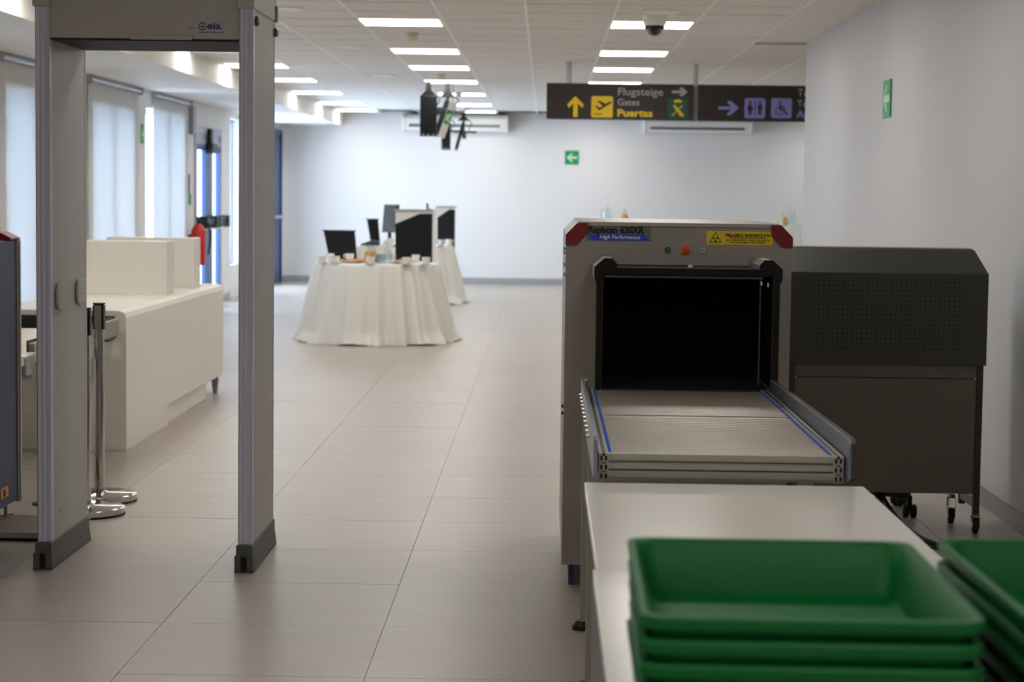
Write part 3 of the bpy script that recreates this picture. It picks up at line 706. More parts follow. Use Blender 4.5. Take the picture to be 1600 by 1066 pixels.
# ================================================================== ROLLER CONVEYOR
rx, ry = .463, 5.9
t = thing('roller_conveyor', 'aluminium roller conveyor leading into the scanner tunnel', 'conveyor', (rx, ry, 0))
def Rr(x0, x1, y0, y1, z0, z1): return (x0-rx, x1-rx, y0-ry, y1-ry, z0, z1)
Y0, Y1 = 5.08, 6.79
for a, b in ((.147, .172), (.748, .774)):
    rl = build('side_rail', G().box(*Rr(a, b, Y0, Y1+.035, .718, .787)), m_alu, t)
    c = (a+b)/2
    build('rail_groove', G().box(*Rr(c-.004, c+.004, Y0, Y1+.035, .787, .7875)), m_dark, rl)
    # T-slot end pattern
    g = G()
    for z in (.775, .752, .729):
        g.box(*Rr(c-.009, c-.003, Y0-.0008, Y0, z-.006, z+.006)); g.box(*Rr(c+.003, c+.009, Y0-.0008, Y0, z-.006, z+.006))
    g.box(*Rr(c-.0035, c+.0035, Y0-.0008, Y0, .781, .787)).box(*Rr(c-.006, c+.006, Y0-.0008, Y0, .7385, .7415)).box(*Rr(c-.006, c+.006, Y0-.0008, Y0, .7615, .7645))
    build('slot_end', g, m_blackm, rl, kind='stuff')
build('end_beam', G().box(*Rr(.172, .748, Y0+.002, Y0+.03, .771, .7865)).box(*Rr(.172, .748, Y0+.006, Y0+.03, .762, .771)).box(*Rr(.172, .748, Y0+.002, Y0+.03, .7475, .762))
      .box(*Rr(.172, .748, Y0+.012, Y0+.03, .7435, .7475)).box(*Rr(.172, .748, Y0+.002, Y0+.03, .7255, .7435)).box(*Rr(.172, .748, Y0+.008, Y0+.03, .718, .7255)), m_alu, t)
build('beam_slot', G().box(*Rr(.173, .747, Y0+.0055, Y0+.006, .7655, .768)).box(*Rr(.173, .747, Y0+.0045, Y0+.012, .7442, .7468)), m_blackm, t)
ends = build('roller_ends', G(), m_bluep, t, kind='stuff') if False else None
proto = None; ge = G(); n = 0
y = Y0+.052
while y < Y1:
    if proto is None:
        proto = build('roller', G().cyl((.182-rx, 0, 0), (.742-rx, 0, 0), .018, seg=14), m_roll, t, smooth=True); proto.location = (0, y-ry, .769)
    elif abs(y-5.98) > .02: share(proto, (0, y-ry, .769))
    for x in (.172, .742):
        ge.cyl((x+.001-rx, y-ry, .770), (x+.008-rx, y-ry, .770), .0195, seg=8)
    y += .0405
build('roller_end_caps', ge, m_bluep, t, kind='stuff')
build('cross_bar', G().box(*Rr(.182, .742, 5.965, 5.995, .765, .7835)), m_brush, t, bev=.002)
gl = G().prism([(Y0-.04-ry, .727), (Y0-.04-ry, .826), (Y0-.025-ry, .836), (Y1+.035-ry, .822), (Y1+.035-ry, .727)], 'x', .132-rx, .142-rx)
build('side_guard', gl, m_guard, t)
gl = G().prism([(Y0-.045-ry, .735), (Y0-.045-ry, .826), (Y0-.03-ry, .836), (Y1+.035-ry, .822), (Y1+.035-ry, .727), (Y0-.03-ry, .727)], 'x', .780-rx, .786-rx)
build('side_guard', gl, m_guard, t)
gl = G().prism([(Y0-.05-ry, .738), (Y0-.05-ry, .828), (Y0-.035-ry, .838), (Y1+.03-ry, .822), (Y1+.03-ry, .729), (Y0-.035-ry, .729)], 'x', .786-rx, .797-rx)
build('guard_backing', gl, m_dark, t)
for k in range(11):
    y = 5.55+k*.115
    build('bolt_head', G().cyl((.132-rx, y-ry, .775), (.124-rx, y-ry, .775), .007, .005, seg=10), m_steel, t, smooth=True)
kb = build('chrome_knob', G().lathe([(.001, -.014), (.009, -.011), (.014, 0), (.011, .009), (.001, .014)], (.158-.03-rx+.02, 6.86-ry, .806)), m_steel, t, smooth=True)
build('release_cord', G().tube(smooth_path([(.150-rx, 6.84-ry, .795), (.150-rx, 6.80-ry, .76), (.146-rx, 6.6-ry, .735), (.14-rx, 6.5-ry, .72)]), .003), m_rubber, t)
for y in (5.72, 6.55):
    for x in (.155, .765):
        lg = build('leg', G().box(*Rr(x-.02, x+.02, y, y+.04, .03, .718)), m_alu, t)
        build('leg_foot', G().lathe([(.001, 0), (.034, 0), (.034, .014), (.02, .03), (.001, .032)], (x-.012-rx, y+.02-ry, 0)), m_black, lg, smooth=True)
    build('leg_brace', G().box(*Rr(.175, .745, y+.005, y+.035, .25, .28)), m_alu, t)

# ================================================================== WHITE TABLE + TRAYS
t = thing('worktable', 'white laminate worktable in two sections carrying the green tray stacks', 'table', (.6, 3.5, 0))
def W(x0, x1, y0, y1, z0, z1): return (x0-.6, x1-.6, y0-3.5, y1-3.5, z0, z1)
build('tabletop', G().box(*W(.110, .818, 3.848, 5.022, .695, .72)), m_table, t, bev=.002)
build('tabletop', G().box(*W(.103, 1.40, 1.7, 3.842, .695, .72)), m_table, t, bev=.002)
m_side = mat('table_side_grey', (96, 100, 102), .45)
build('side_panel', G().box(*W(.101, .115, 1.75, 3.838, .05, .695)), m_side, t)
build('side_panel', G().box(*W(1.37, 1.385, 1.75, 3.80, .05, .695)), m_side, t)
build('apron', G().box(*W(.15, .79, 3.9, 3.92, .63, .695)).box(*W(.15, .79, 4.96, 4.98, .63, .695)), m_side, t)
for x, y in ((.16, 4.93), (.77, 4.93), (.125, 3.78), (1.355, 3.78), (.125, 1.8), (1.355, 1.8)):
    lg = build('leg', G().box(*W(x-.018, x+.018, y-.018, y+.018, .03, .695)), m_side, t)
    build('leg_foot', G().lathe([(.001, 0), (.03, 0), (.03, .012), (.018, .03), (.001, .03)], (x-.6, y-3.5, 0)), m_black, lg)
def tray_mesh():
    # shell: outer rim w .45 x .60, tapered walls, 3mm thick, rolled rim
    W2, D2, Hh, tp = .211, .285, .088, .024
    prof = [(0.0, 0.0, 1), ]
    rings = [(W2-tp-.012, D2-tp-.012, .004), (W2-tp, D2-tp, .0), (W2-tp-.002, D2-tp-.002, .0), (W2-.010, D2-.010, Hh-.018), (W2-.010, D2-.010, Hh-.018), (W2+.002, D2+.002, Hh-.016), (W2+.004, D2+.004, Hh-.003), (W2+.002, D2+.002, Hh),
             (W2-.006, D2-.006, Hh), (W2-.012, D2-.012, Hh-.006), (W2-tp-.006, D2-tp-.006, .012), (W2-tp-.016, D2-tp-.016, .005)]
    g = G(); vs = []; fs = []; nseg = 6; per = 4*(nseg+1)
    for (a, b, z) in rings:
        r = .03
        for p in round_rect(-a, a, -b, b, r, nseg): vs.append((p[0], p[1], z))
    nr = len(rings)
    for k in range(nr-1):
        for i in range(per): fs.append((k*per+i, k*per+(i+1) % per, (k+1)*per+(i+1) % per, (k+1)*per+i))
    fs.append(tuple(range(per-1, -1, -1))); fs.append(tuple((nr-1)*per+i for i in range(per)))
    return g.add(vs, fs)
ordt = ['topmost', 'second from the top', 'third from the top', 'fourth from the top', 'lowest']
first = None
for si, (x, y, rz, side) in enumerate(((.343, 2.715, -.014, 'left'), (.822, 2.742, .01, 'right'))):
    for k in range(5):
        z = .72+.0305*k+.001
        lab = 'green plastic security tray, %s in the %s stack' % (ordt[4-k], side)
        if first is None:
            first = build('security_tray', tray_mesh(), m_green, None, smooth=True); tr = first
        else:
            tr = first.copy(); COL.objects.link(tr)
        tr.location = (x+random.uniform(-.002, .002), y+random.uniform(-.003, .003), z); tr.rotation_euler = (0, 0, rz+random.uniform(-.006, .006))
        tag(tr, lab, 'tray', 'green security trays')

# ================================================================== WHEELED CABINET
cx, cy = 1.49, 8.76
t = thing('equipment_cabinet', 'wheeled grey equipment cabinet with dark perforated cover by right wall', 'cabinet', (cx, cy, 0))
def K(x0, x1, y0, y1, z0, z1): return (x0-cx, x1-cx, y0-cy, y1-cy, z0, z1)
build('lower_panel', G().box(*K(1.092, 1.876, 8.612, 8.63, .174, .672)), m_gcab, t)
build('upper_rail_panel', G().box(*K(1.092, 1.876, 8.614, 8.63, .676, .74)), m_gcab, t)
build('cabinet_body', G().box(*K(1.10, 1.87, 8.632, 8.9, .2, .74)), m_gcab, t)
for x in (1.065, 1.877):
    for y in (8.606, 8.9):
        build('corner_post', G().box(*K(x, x+.027, y, y+.027, .085, .74)), m_dark, t)
for y in (8.61, 8.9): build('bottom_rail', G().box(*K(1.09, 1.88, y+.005, y+.022, .13 if y > 8.7 else .172, .15 if y > 8.7 else .18)), m_dark, t)
build('side_rail', G().box(*K(1.88, 1.90, 8.63, 8.9, .11, .15)).box(*K(1.07, 1.09, 8.63, 8.9, .11, .15)), m_taupe, t)
# cover: boxed with sloping front and side
c0, c1 = 1.045, 1.914
v = [(c0, 8.6, .733), (c1, 8.6, .733), (c1, 8.95, .733), (c0, 8.95, .733),
     (c0+.004, 8.6, 1.128), (c1, 8.6, 1.128), (c1, 8.95, 1.128), (c0+.004, 8.95, 1.128),
     (c0, 8.715, 1.228), (c1-.04, 8.715, 1.228), (c1-.04, 8.95, 1.228), (c0, 8.95, 1.228)]
v = [(a-cx, b-cy, c) for a, b, c in v]
cv = build('dark_cover', G().add(v, [(3, 2, 1, 0), (0, 1, 5, 4), (1, 2, 6, 5), (2, 3, 7, 6), (3, 0, 4, 7), (4, 5, 9, 8), (5, 6, 10, 9), (6, 7, 11, 10), (7, 4, 8, 11), (8, 9, 10, 11)]), m_gcover, t, bev=.0015)
g = G()
for i in range(30):
    for j in range(15):
        x = 1.186+i*(1.790-1.186)/29+(.0 if j % 2 else .0); z = 1.092-j*(1.092-.803)/14
        g.cyl((x-cx, 8.5995-cy, z), (x-cx, 8.6005-cy, z), .0032, seg=6)
build('perforations', g, m_blackm, cv, kind='stuff')
build('top_lip', G().box(*K(c0, c1-.045, 8.73, 8.94, 1.228, 1.234)), m_taupe, cv)
def castor(par, x, y, r, w_, m, rot=0, top=.1):
    fk = build('castor_fork', G().cyl((x-cx, y-cy, top-.01), (x-cx, y-cy, top), r*.5, seg=14).box(x-w_-cx, x-w_+.003-cx, y-r*.6-cy, y+r*.3-cy, r*.7, top-.008).box(x+w_-.003-cx, x+w_-cx, y-r*.6-cy, y+r*.3-cy, r*.7, top-.008).box(x-w_-cx, x+w_-cx, y-r*.6-cy, y+r*.3-cy, top-.014, top-.008), m_steel, par, bev=.001)
    build('wheel', G().cyl((x-w_+.006-cx, y-cy, r), (x+w_-.006-cx, y-cy, r), r, seg=20), m, fk, bev=.003, smooth=True)
for x, y in ((1.89, 8.62), (1.078, 8.62), (1.835, 8.87), (1.078, 8.914)):
    castor(t, x, y, .036, .017, m_rubber, top=.085 if y < 8.7 or x < 1.2 else .13)
# swivel chair behind cabinet
t = thing('swivel_chair', 'black swivel chair whose castors show beneath the grey cabinet', 'chair', (1.45, 9.2, 0))
for k in range(5):
    a = math.radians(-38+72*k); d = Vector((math.cos(a), math.sin(a), 0)); e = d*.29
    lg = build('base_arm', G().prism([(0, -.012), (.04, -.02), (.29, -.014), (.29, .014), (.04, .02), (0, .012)], 'z', 0, .03).tf(Matrix.Translation((0, 0, .085)) @ Matrix.Rotation(a, 4, 'Z')), m_black, t, bev=.004)
    n_ = Vector((-d.y, d.x, 0)) if k % 2 else Vector((1, 0, 0))
    for s in (-1, 1):
        c_ = e+n_*s*.017+Vector((0, 0, .03))
        build('castor_wheel', G().cyl(c_-n_*.013, c_+n_*.013, .03, seg=18), m_rubber, lg, bev=.004, smooth=True)
    build('castor_stem', G().cyl(e+Vector((0, 0, .03)), e+Vector((0, 0, .1)), .012, seg=10), m_black, lg)
build('gas_column', G().cyl((0, 0, .08), (0, 0, .42), .026, seg=16), m_black, t, smooth=True)
build('seat', G().prism(round_rect(-.24, .24, -.23, .23, .08), 'z', .42, .49), m_fabric, t, bev=.015)
build('backrest', G().prism(round_rect(-.21, .21, .56, .98, .06), 'y', .22, .26), m_fabric, t, bev=.01)
build('back_stem', G().box(-.03, .03, .2, .22, .44, .62), m_black, t)
# cables
for k, (pts, r) in enumerate((([(1.46, 8.75, .19), (1.475, 8.6, .13), (1.53, 8.42, .05), (1.62, 8.28, .014), (1.76, 8.2, .012), (1.95, 8.22, .012)], .012),
                              ([(1.485, 8.75, .22), (1.5, 8.6, .13), (1.56, 8.4, .05), (1.65, 8.25, .014), (1.8, 8.14, .012), (1.98, 8.12, .012)], .009),
                              ([(1.47, 8.77, .22), (1.49, 8.64, .12), (1.5, 8.46, .045), (1.57, 8.3, .01), (1.7, 8.12, .008), (1.9, 8.0, .008)], .007))):
    c = build('power_cable', G().tube(smooth_path(pts), r), m_rubber, None, smooth=True)
    tag(c, ['thickest black cable looping down from the grey cabinet to the floor', 'middle black cable of the bundle below the grey cabinet', 'thinnest black cable of the bundle on the floor by the cabinet'][k], 'cable', 'cables below the cabinet')

# ================================================================== BARRIER POSTS
def stanchion(x, y, lab):
    t = thing('barrier_post', lab, 'barrier post', (x, y, 0), group='chrome barrier posts')
    build('base', G().lathe([(.001, .004), (.170, .004), (.172, .01), (.172, .032), (.166, .037), (.04, .042), (.03, .048), (.001, .048)], seg=48), m_steel, t, smooth=True)
    build('rubber_ring', G().lathe([(.1, 0), (.171, 0), (.1735, .003), (.1735, .009), (.1, .009)], seg=48), m_rubber, t, smooth=True)
    build('pole', G().cyl((0, 0, .04), (0, 0, .85), .0235, seg=32), m_steel, t, smooth=True)
    hd = build('belt_head', G().cyl((0, 0, .80), (0, 0, .915), .0245, seg=28), m_black, t, smooth=True)
    build('head_cap', G().cyl((0, 0, .915), (0, 0, .922), .029, seg=28), m_black, hd, smooth=True)
    build('head_window', G().box(-.016, .016, -.027, -.0225, .80, .91), m_brush, hd)
    for s in (-1, 1): build('belt_slot', G().box(s*.0225-.003, s*.0225+.003, -.02, .02, .80, .91), m_black, hd)
stanchion(-2.03, 8.77, 'nearer chrome barrier post half hidden behind the gate')
stanchion(-2.056, 9.16, 'farther chrome barrier post standing clear beside the gate')

# ================================================================== CHECK-IN COUNTERS
def counter(name_label, y0, y1, x0, x1, legged, pan):
    t = thing('service_counter', name_label, 'counter', ((x0+x1)/2, y0, 0), group='white service counters')
    ox_, oy_ = (x0+x1)/2, y0
    h = (x1-x0)/2
    zt = .778; zb = .11 if legged else 0.0
    pr = [(-h, zb), (h, zb), (h, zt-.04), (h-.012, zt-.012), (h-.04, zt), (-h, zt)]
    build('shell', G().prism(pr, 'y', .002, y1-y0-.002), m_counter, t, bev=.004)
    yy, hgt = pan
    build('raised_screen', G().box(pan[2]-ox_, pan[3]-ox_, yy-oy_, yy+.24-oy_, zt, hgt), m_counter, t, bev=.003)
    if legged:
        build('plinth', G().box(-h+.1, h-.03, .0, 1.65, 0, .11), m_counter, t)
        build('plinth', G().box(-h+.1, h-.03, 1.655, 1.7, .01, .11), m_counter, t)
        build('leg', G().prism([(h-.05, 0), (h-.02, 0), (h-.01, .11), (h-.06, .11)], 'y', y1-y0-.14, y1-y0-.1), m_taupe, t)
        build('leg', G().prism([(-h+.05, 0), (-h+.02, 0), (-h+.01, .11), (-h+.06, .11)], 'y', y1-y0-.14, y1-y0-.1), m_taupe, t)
    return t
counter('white service counter nearest the gate with flush closed side', 10.93, 12.15, -3.05, -2.302, False, (12.0, 1.12, -3.1, -3.09)) if False else None
t = thing('service_counter', 'white rounded-edge counter section nearest the gate, standing on the floor', 'counter', (-2.68, 10.93, 0), group='white service counters')
h = .378
build('shell', G().prism([(-h, 0), (h, 0), (h, .738), (h-.012, .766), (h-.04, .778), (-h, .778)], 'y', 0, 1.218), m_counter, t, bev=.003)
t = thing('service_counter', 'white counter section behind the near one, on plinth and leg, with two raised screens', 'counter', (-2.68, 12.152, 0), group='white service counters')
build('shell', G().prism([(-h, .115), (h-.02, .115), (h, .13), (h, .738), (h-.012, .766), (h-.04, .778), (-h, .778)], 'y', 0, 2.1), m_counter, t, bev=.003)
build('plinth', G().box(-h+.05, h-.03, .0, .86, 0, .115), m_counter, t)
build('plinth', G().box(-h+.05, h-.03, .864, 1.55, 0.004, .115), m_counter, t)
build('leg', G().prism([(h-.045, 0), (h-.02, 0), (h-.01, .118), (h-.06, .118)], 'y', 1.93, 1.97), m_taupe, t)
build('leg', G().prism([(-h+.045, 0), (-h+.02, 0), (-h+.01, .118), (-h+.06, .118)], 'y', 1.93, 1.97), m_taupe, t)
build('raised_screen', G().box(-2.93+2.68, -2.392+2.68, .44, .69, .778, 1.118), m_counter, t, bev=.003)
build('raised_screen', G().box(-3.0+2.68, -2.395+2.68, 1.44, 1.68, .778, 1.118), m_counter, t, bev=.003)

# ================================================================== SECOND MACHINE (navy) AT LEFT
t = thing('navy_scanner', 'navy blue baggage scanner at left edge with red-topped corner', 'scanner', (-2.6, 7.4, 0))
def Nn(x0, x1, y0, y1, z0, z1): return (x0+2.6, x1+2.6, y0-7.4, y1-7.4, z0, z1)
build('body', G().box(*Nn(-3.05, -2.262, 6.2, 8.46, .11, 1.225)), m_bluemach, t, bev=.004)
build('side_panel', G().box(*Nn(-2.262, -2.25, 6.2, 8.445, .112, 1.222)), m_bluemach, t)
build('edge_strip', G().box(*Nn(-2.262, -2.244, 8.446, 8.462, .11, 1.225)), m_brush, t)
build('end_panel', G().box(*Nn(-3.06, -2.242, 8.463, 8.50, .10, 1.23)), m_brush, t, bev=.004)
build('edge_gap', G().box(*Nn(-2.25, -2.2415, 8.462, 8.475, .11, 1.22)), m_dark, t)
build('red_top', G().prism([(-3.05+2.6, 1.225), (-2.25+2.6, 1.225), (-2.245+2.6, 1.235), (-2.3+2.6, 1.262), (-2.42+2.6, 1.27), (-3.05+2.6, 1.27)], 'y', 8.36-7.4, 8.505-7.4), m_red, t, bev=.004)
build('red_top_strip', G().box(*Nn(-2.34, -2.246, 8.35, 8.36, 1.223, 1.236)), m_red, t)  # narrow strip in the same red at the near edge of the top
st = build('hazard_sticker', G().box(*Nn(-2.2499, -2.2492, 8.19, 8.30, .15, .195)), m_orange, t)
build('hazard_mark', G().box(*Nn(-2.2492, -2.2488, 8.22, 8.26, .155, .185)), m_ink, st)
for y in (6.6, 8.36):
    for x in (-2.31, -2.98):
        lf = build('levelling_foot', G().lathe([(.001, 0), (.034, 0), (.032, .008), (.018, .022), (.008, .03), (.001, .03)], (x+2.6, y+.2-7.4 if y > 8 else y-7.4, 0)), m_black, t, smooth=True)
        build('foot_stem', G().cyl((x+2.6, (y+.12 if y > 8 else y)-7.4, .03), (x+2.6, (y if y < 8 else y+.12)-7.4, .115), .008, seg=10), m_brush, lf)
build('castor', G().cyl((-2.40+2.6, 8.25-7.4, .05), (-2.36+2.6, 8.25-7.4, .05), .05, seg=20).box(*Nn(-2.41, -2.35, 8.21, 8.29, .05, .11)), m_black, t, bev=.003)
build('frame_rail', G().box(*Nn(-3.0, -2.35, 8.505, 8.53, .04, .07)), m_dark, t)
# exit conveyor behind navy machine
t = thing('exit_conveyor', 'low roller conveyor between the navy scanner and the white counter', 'conveyor', (-2.6, 9.7, 0))
def E_(x0, x1, y0, y1, z0, z1): return (x0+2.6, x1+2.6, y0-9.7, y1-9.7, z0, z1)
build('side_rail', G().box(*E_(-2.36, -2.33, 9.05, 10.87, .645, .738)), m_taupe, t, bev=.006)
build('side_rail', G().box(*E_(-3.03, -3.0, 8.52, 10.87, .645, .738)), m_taupe, t, bev=.006)
build('rail_lining', G().box(*E_(-2.365, -2.36, 9.05, 10.86, .66, .75)), m_black, t)
build('rail_end_foot', G().prism([(10.6-9.7, .645), (10.86-9.7, .645), (10.82-9.7, .632), (10.72-9.7, .625), (10.65-9.7, .625)], 'x', .238, .262), m_black, t)
build('end_stop', G().box(*E_(-3.0, -2.36, 10.86, 10.91, .68, .752)), m_black, t, bev=.004)
proto = None
for k in range(48):
    y = 8.62+k*.046
    if proto is None:
        proto = build('roller', G().cyl((-.4, 0, 0), (.235, 0, 0), .02, seg=12), m_roll, t, smooth=True); proto.location = (0, y-9.7, .665)
    else: share(proto, (0, y-9.7, .665))
build('infeed_slope', G().box(*E_(-2.36, -2.31, 8.52, 9.03, .655, .70)), m_white, t, bev=.003)
build('bracket_plate', G().prism(round_rect(8.56-9.7, 8.98-9.7, .585, .69, .03), 'x', .27, .28), m_taupe, t, bev=.004)
build('switch_box', G().prism(round_rect(8.80-9.7, 8.93-9.7, .61, .70, .015), 'x', .28, .30), m_btn, t, bev=.004)
build('spec_plate', G().box(*E_(-2.321, -2.319, 8.6, 8.75, .56, .60)), m_dark, t)
for y in (9.3, 10.3):
    build('leg', G().box(*E_(-3.0, -2.97, y, y+.03, 0, .645)), m_brush, t)
    build('cross_rail', G().box(*E_(-3.0, -2.36, y, y+.03, .63, .65)), m_brush, t)
# slim dark barrier post near bracket
t = thing('slim_post', 'thin dark post with cream belt head left of the gate panel', 'post', (-2.275, 9.02, 0))
build('pole', G().cyl((0, 0, .01), (0, 0, .6), .006, seg=12), m_dark, t)
build('base', G().lathe([(.001, 0), (.06, 0), (.06, .008), (.02, .014), (.001, .014)]), m_dark, t, smooth=True)
build('belt_head', G().prism([(-.02, .56), (.02, .56), (.03, .66), (.012, .70), (-.02, .70), (-.03, .62)], 'y', -.02, .02), m_black, t, bev=.002)
build('belt_cap', G().box(-.02, .02, -.022, .022, .70, .77), m_cream, t, bev=.003)
# ramp plate on floor
t = thing('floor_plate', 'low brown platform plate on the floor beneath the navy scanner', 'plate', (-2.6, 8.6, 0))
m_plate = mat('platform_board', (128, 116, 104), .4, nscale=5, nvar=.08)
build('board', G().box(-.75, .66, -.54, -.1, .028, .036), m_plate, t)
build('edge_trim', G().box(-.75, .66, -.548, -.54, .014, .037), m_alu, t)
build('underframe', G().box(-.75, .64, -.52, -.13, 0, .028), m_blackm, t)

# ================================================================== ROUND TABLES AND REFRESHMENTS
def tablecloth(R, Rb, Z, seed, n=18):
    rnd = random.Random(seed)
    seg = 260; nz = 26
    ph = [rnd.uniform(0, 6.28) for _ in range(6)]
    def fold(a):
        return ((abs(math.cos(.5*n*a+ph[0]+.9*math.sin(3*a+ph[1])))*1.5-.9)*.6+math.cos((n*2-1)*a+ph[2]+.9*math.sin(4*a+ph[3]))*.34+math.cos(5*a+ph[4])*.3)
    vs = [(0, 0, Z)]; fs = []
    rings = [(R*.5, Z), (R*.97, Z), (R-.004, Z-.001), (R+.004, Z-.008)]
    rows_ = []
    for r, z in rings: rows_.append([(r*math.cos(2*PI*i/seg), r*math.sin(2*PI*i/seg), z) for i in range(seg)])
    for k in range(1, nz+1):
        t_ = k/nz; row = []
        for i in range(seg):
            a = 2*PI*i/seg; f = fold(a)
            r = R+.004+(Rb-R)*(t_**.85)+f*(.012+.062*t_)
            if t_ > .86: r += (t_-.86)*(.22+.22*math.sin(7*a+ph[5]))
            zz = (Z-.008)*(1-t_)+.004+(.05*max(0, t_-.85)*(1+math.sin(7*a+ph[5])) if t_ > .85 else 0)
            if t_ == 1: zz = .003+.018*max(0, math.sin(7*a+ph[5]+1.2))
            row.append((r*math.cos(a), r*math.sin(a), zz))
        rows_.append(row)
    for row in rows_: vs += row
    for i in range(seg): fs.append((0, 1+i, 1+(i+1) % seg))
    for k in range(len(rows_)-1):
        for i in range(seg):
            a = 1+k*seg+i; b = 1+k*seg+(i+1) % seg
            fs.append((a, a+seg, b+seg, b))
    return G().add(vs, fs)
def round_table(x, y, R, Rb, Z, seed, lab, tl):
    t = thing('round_table', tl, 'table', (x, y, 0), group='round buffet tables')
    build('tabletop', G().cyl((0, 0, Z-.03), (0, 0, Z-.003), R-.006, seg=48), m_white, t)
    build('pedestal', G().cyl((0, 0, .02), (0, 0, Z-.03), .04, seg=16), m_dark, t)
    build('pedestal_base', G().lathe([(.001, 0), (.28, 0), (.28, .015), (.05, .03), (.001, .03)]), m_dark, t)
    c = build('tablecloth', tablecloth(R, Rb, Z, seed), m_cloth, None, smooth=True); c.location = (x, y, 0)
    tag(c, lab, 'tablecloth', 'white floor-length tablecloths')
round_table(-1.63, 19.42, .6, .755, .76, 3, 'white floor-length cloth on the nearer round refreshment table', 'nearer round table hidden under white floor-length cloth')
round_table(-1.78, 26.25, .56, .72, .765, 5, 'white floor-length cloth on the farther round table behind the desk', 'farther round table under white cloth, mostly behind the first desk')
ZT = .7605
def cup(x, y, z, lab, rz=0, grp='cups and saucers on the near round table'):
    t = thing('cup_and_saucer', lab, 'cup', (x, y, z), rz, group=grp)
    build('saucer', G().lathe([(.001, .002), (.04, .001), (.06, .012), (.061, .014), (.04, .006), (.001, .005)], seg=28), m_porc, t, smooth=True)
    build('cup_bowl', G().lathe([(.001, .006), (.024, .006), (.026, .012), (.036, .03), (.042, .072), (.039, .072), (.033, .032), (.022, .016), (.001, .014)], seg=28), m_porc, t, smooth=True)
    build('handle', G().tube(smooth_path([(.038, 0, .062), (.058, 0, .06), (.06, 0, .04), (.036, 0, .03)]), .004), m_porc, t, smooth=True)
def plate(x, y, z, lab, buns, grp='plates of pastries on the near round table'):
    t = thing('plate', lab, 'plate', (x, y, z), group=grp)
    build('dish', G().lathe([(.001, .002), (.07, .002), (.12, .016), (.121, .019), (.07, .008), (.001, .007)], seg=32), m_porc, t, smooth=True)
    for k, (dx, dy, r) in enumerate(buns):
        b = build('pastry', G().lathe([(.001, 0), (r*.9, .004), (r, r*.3), (r*.75, r*.72), (r*.35, r*.9), (.001, r*.92)], seg=16), m_bread, None, smooth=True)
        b.location = (x+dx, y+dy, z+.008+(.0)); b.scale = (1.15, .9, 1)
        tag(b, '%s baked pastry on the %s' % (['leftmost', 'second', 'third', 'front'][k], lab), 'pastry', 'pastries on: '+lab)
def jug(x, y, z, s, lab, juice, fat=1.3):
    t = thing('glass_jug' if juice else 'water_bottle', lab, 'jug' if juice else 'bottle', (x, y, z))
    P_ = [(.04, .0), (.048, .01), (.046, .12), (.03, .16), (.028, .19), (.036, .215)] if juice else [(.036, .0), (.042, .01), (.042, .16), (.034, .19), (.017, .21), (.016, .235), (.02, .24)]
    P_ = [(r*s*(fat if q < .17 else 1), q*s) for r, q in P_]
    build('glass_body', G().lathe([(.001, 0)]+P_+[(r-.003, q) for r, q in reversed(P_)]+[(.001, .005)], seg=28), m_glass, t, smooth=True)
    if juice: build('juice', G().lathe([(.001, .006), (.044*s*fat, .012*s), (.043*s*fat, .115*s), (.027*s*fat, .152*s), (.001, .152*s)], seg=24), m_juice, t, smooth=True)
    else:
        build('stopper', G().lathe([(.001, .235*s), (.015*s, .235*s), (.018*s, .25*s), (.02*s, .262*s), (.001, .27*s)]), m_glass, t, smooth=True)
    build('neck_wire', G().tube([(.02*s*math.cos(a), .02*s*math.sin(a), (.2 if juice else .225)*s) for a in [i*PI/6 for i in range(13)]], .002), m_steel, t)
def tumbler(x, y, z, lab, grp):
    t = build('glass_tumbler', G().lathe([(.001, 0), (.028, 0), (.034, .09), (.032, .09), (.026, .005), (.001, .004)], seg=20), m_glass, None, smooth=True)
    t.location = (x, y, z); tag(t, lab, 'glass', grp)
def at(px, y): return (px-852)/3111*y-.0006*0
cups = [(506, 19.05, 'white cup and saucer at the far left of the near round table'), (517, 19.75, 'white cup behind the leftmost cup'),
        (525.5, 18.97, 'white cup and saucer second from left at the front edge'), (548, 19.8, 'white cup at the back, left of the juice jug'),
        (580, 18.86, 'white cup and saucer in front of the juice jug'), (637, 18.9, 'white cup and saucer second from right at the front edge'),
        (651, 19.7, 'white cup at the back of the right side of the table'), (667, 19.0, 'white cup and saucer at the far right of the near round table')]
for i, (px, y, l) in enumerate(cups): cup(at(px, y), y, ZT, l, random.uniform(0, 6))
plate(at(553, 19.25), 19.25, ZT, 'long plate left of juice jug', [(-.06, 0, .034), (0, .03, .032), (.06, -.01, .034), (-.02, -.05, .028)])
plate(at(565, 19.5), 19.55, ZT, 'plate behind the juice jug', [(-.04, 0, .03), (.03, .0, .032)])
plate(at(628, 19.15), 19.2, ZT, 'plate right of the water bottle', [(-.04, -.02, .032), (.04, .0, .03)])
plate(at(636, 19.6), 19.52, ZT, 'plate at the back right', [(-.03, 0, .036), (.04, .02, .036)])
plate(at(529, 19.4), 19.42, ZT, 'plate between the left cups', [(-.02, 0, .03), (.03, .0, .028)])
jug(at(576, 19.15), 19.15, ZT, .8, 'glass jug of orange juice on near round table', True)
jug(at(583, 19.5), 19.5, ZT, .8, 'second glass jug of orange juice behind the first', True)
jug(at(606, 19.2), 19.2, ZT, .8, 'tall clear water bottle on near round table', False)
for k, (px, y) in enumerate(((588, 19.1), (593, 19.3), (597, 19.05), (600, 19.35), (592, 18.97), (615, 19.3))):
    tumbler(at(px, y), y, ZT, 'clear upturned glass tumbler, %s between juice and water' % ['first', 'second', 'third', 'fourth', 'front', 'rightmost'][k], 'glasses on the near round table')
cup(at(690, 25.9), 25.9, .7655, 'white cup stack on the farther round table', 0, 'items on the farther round table')
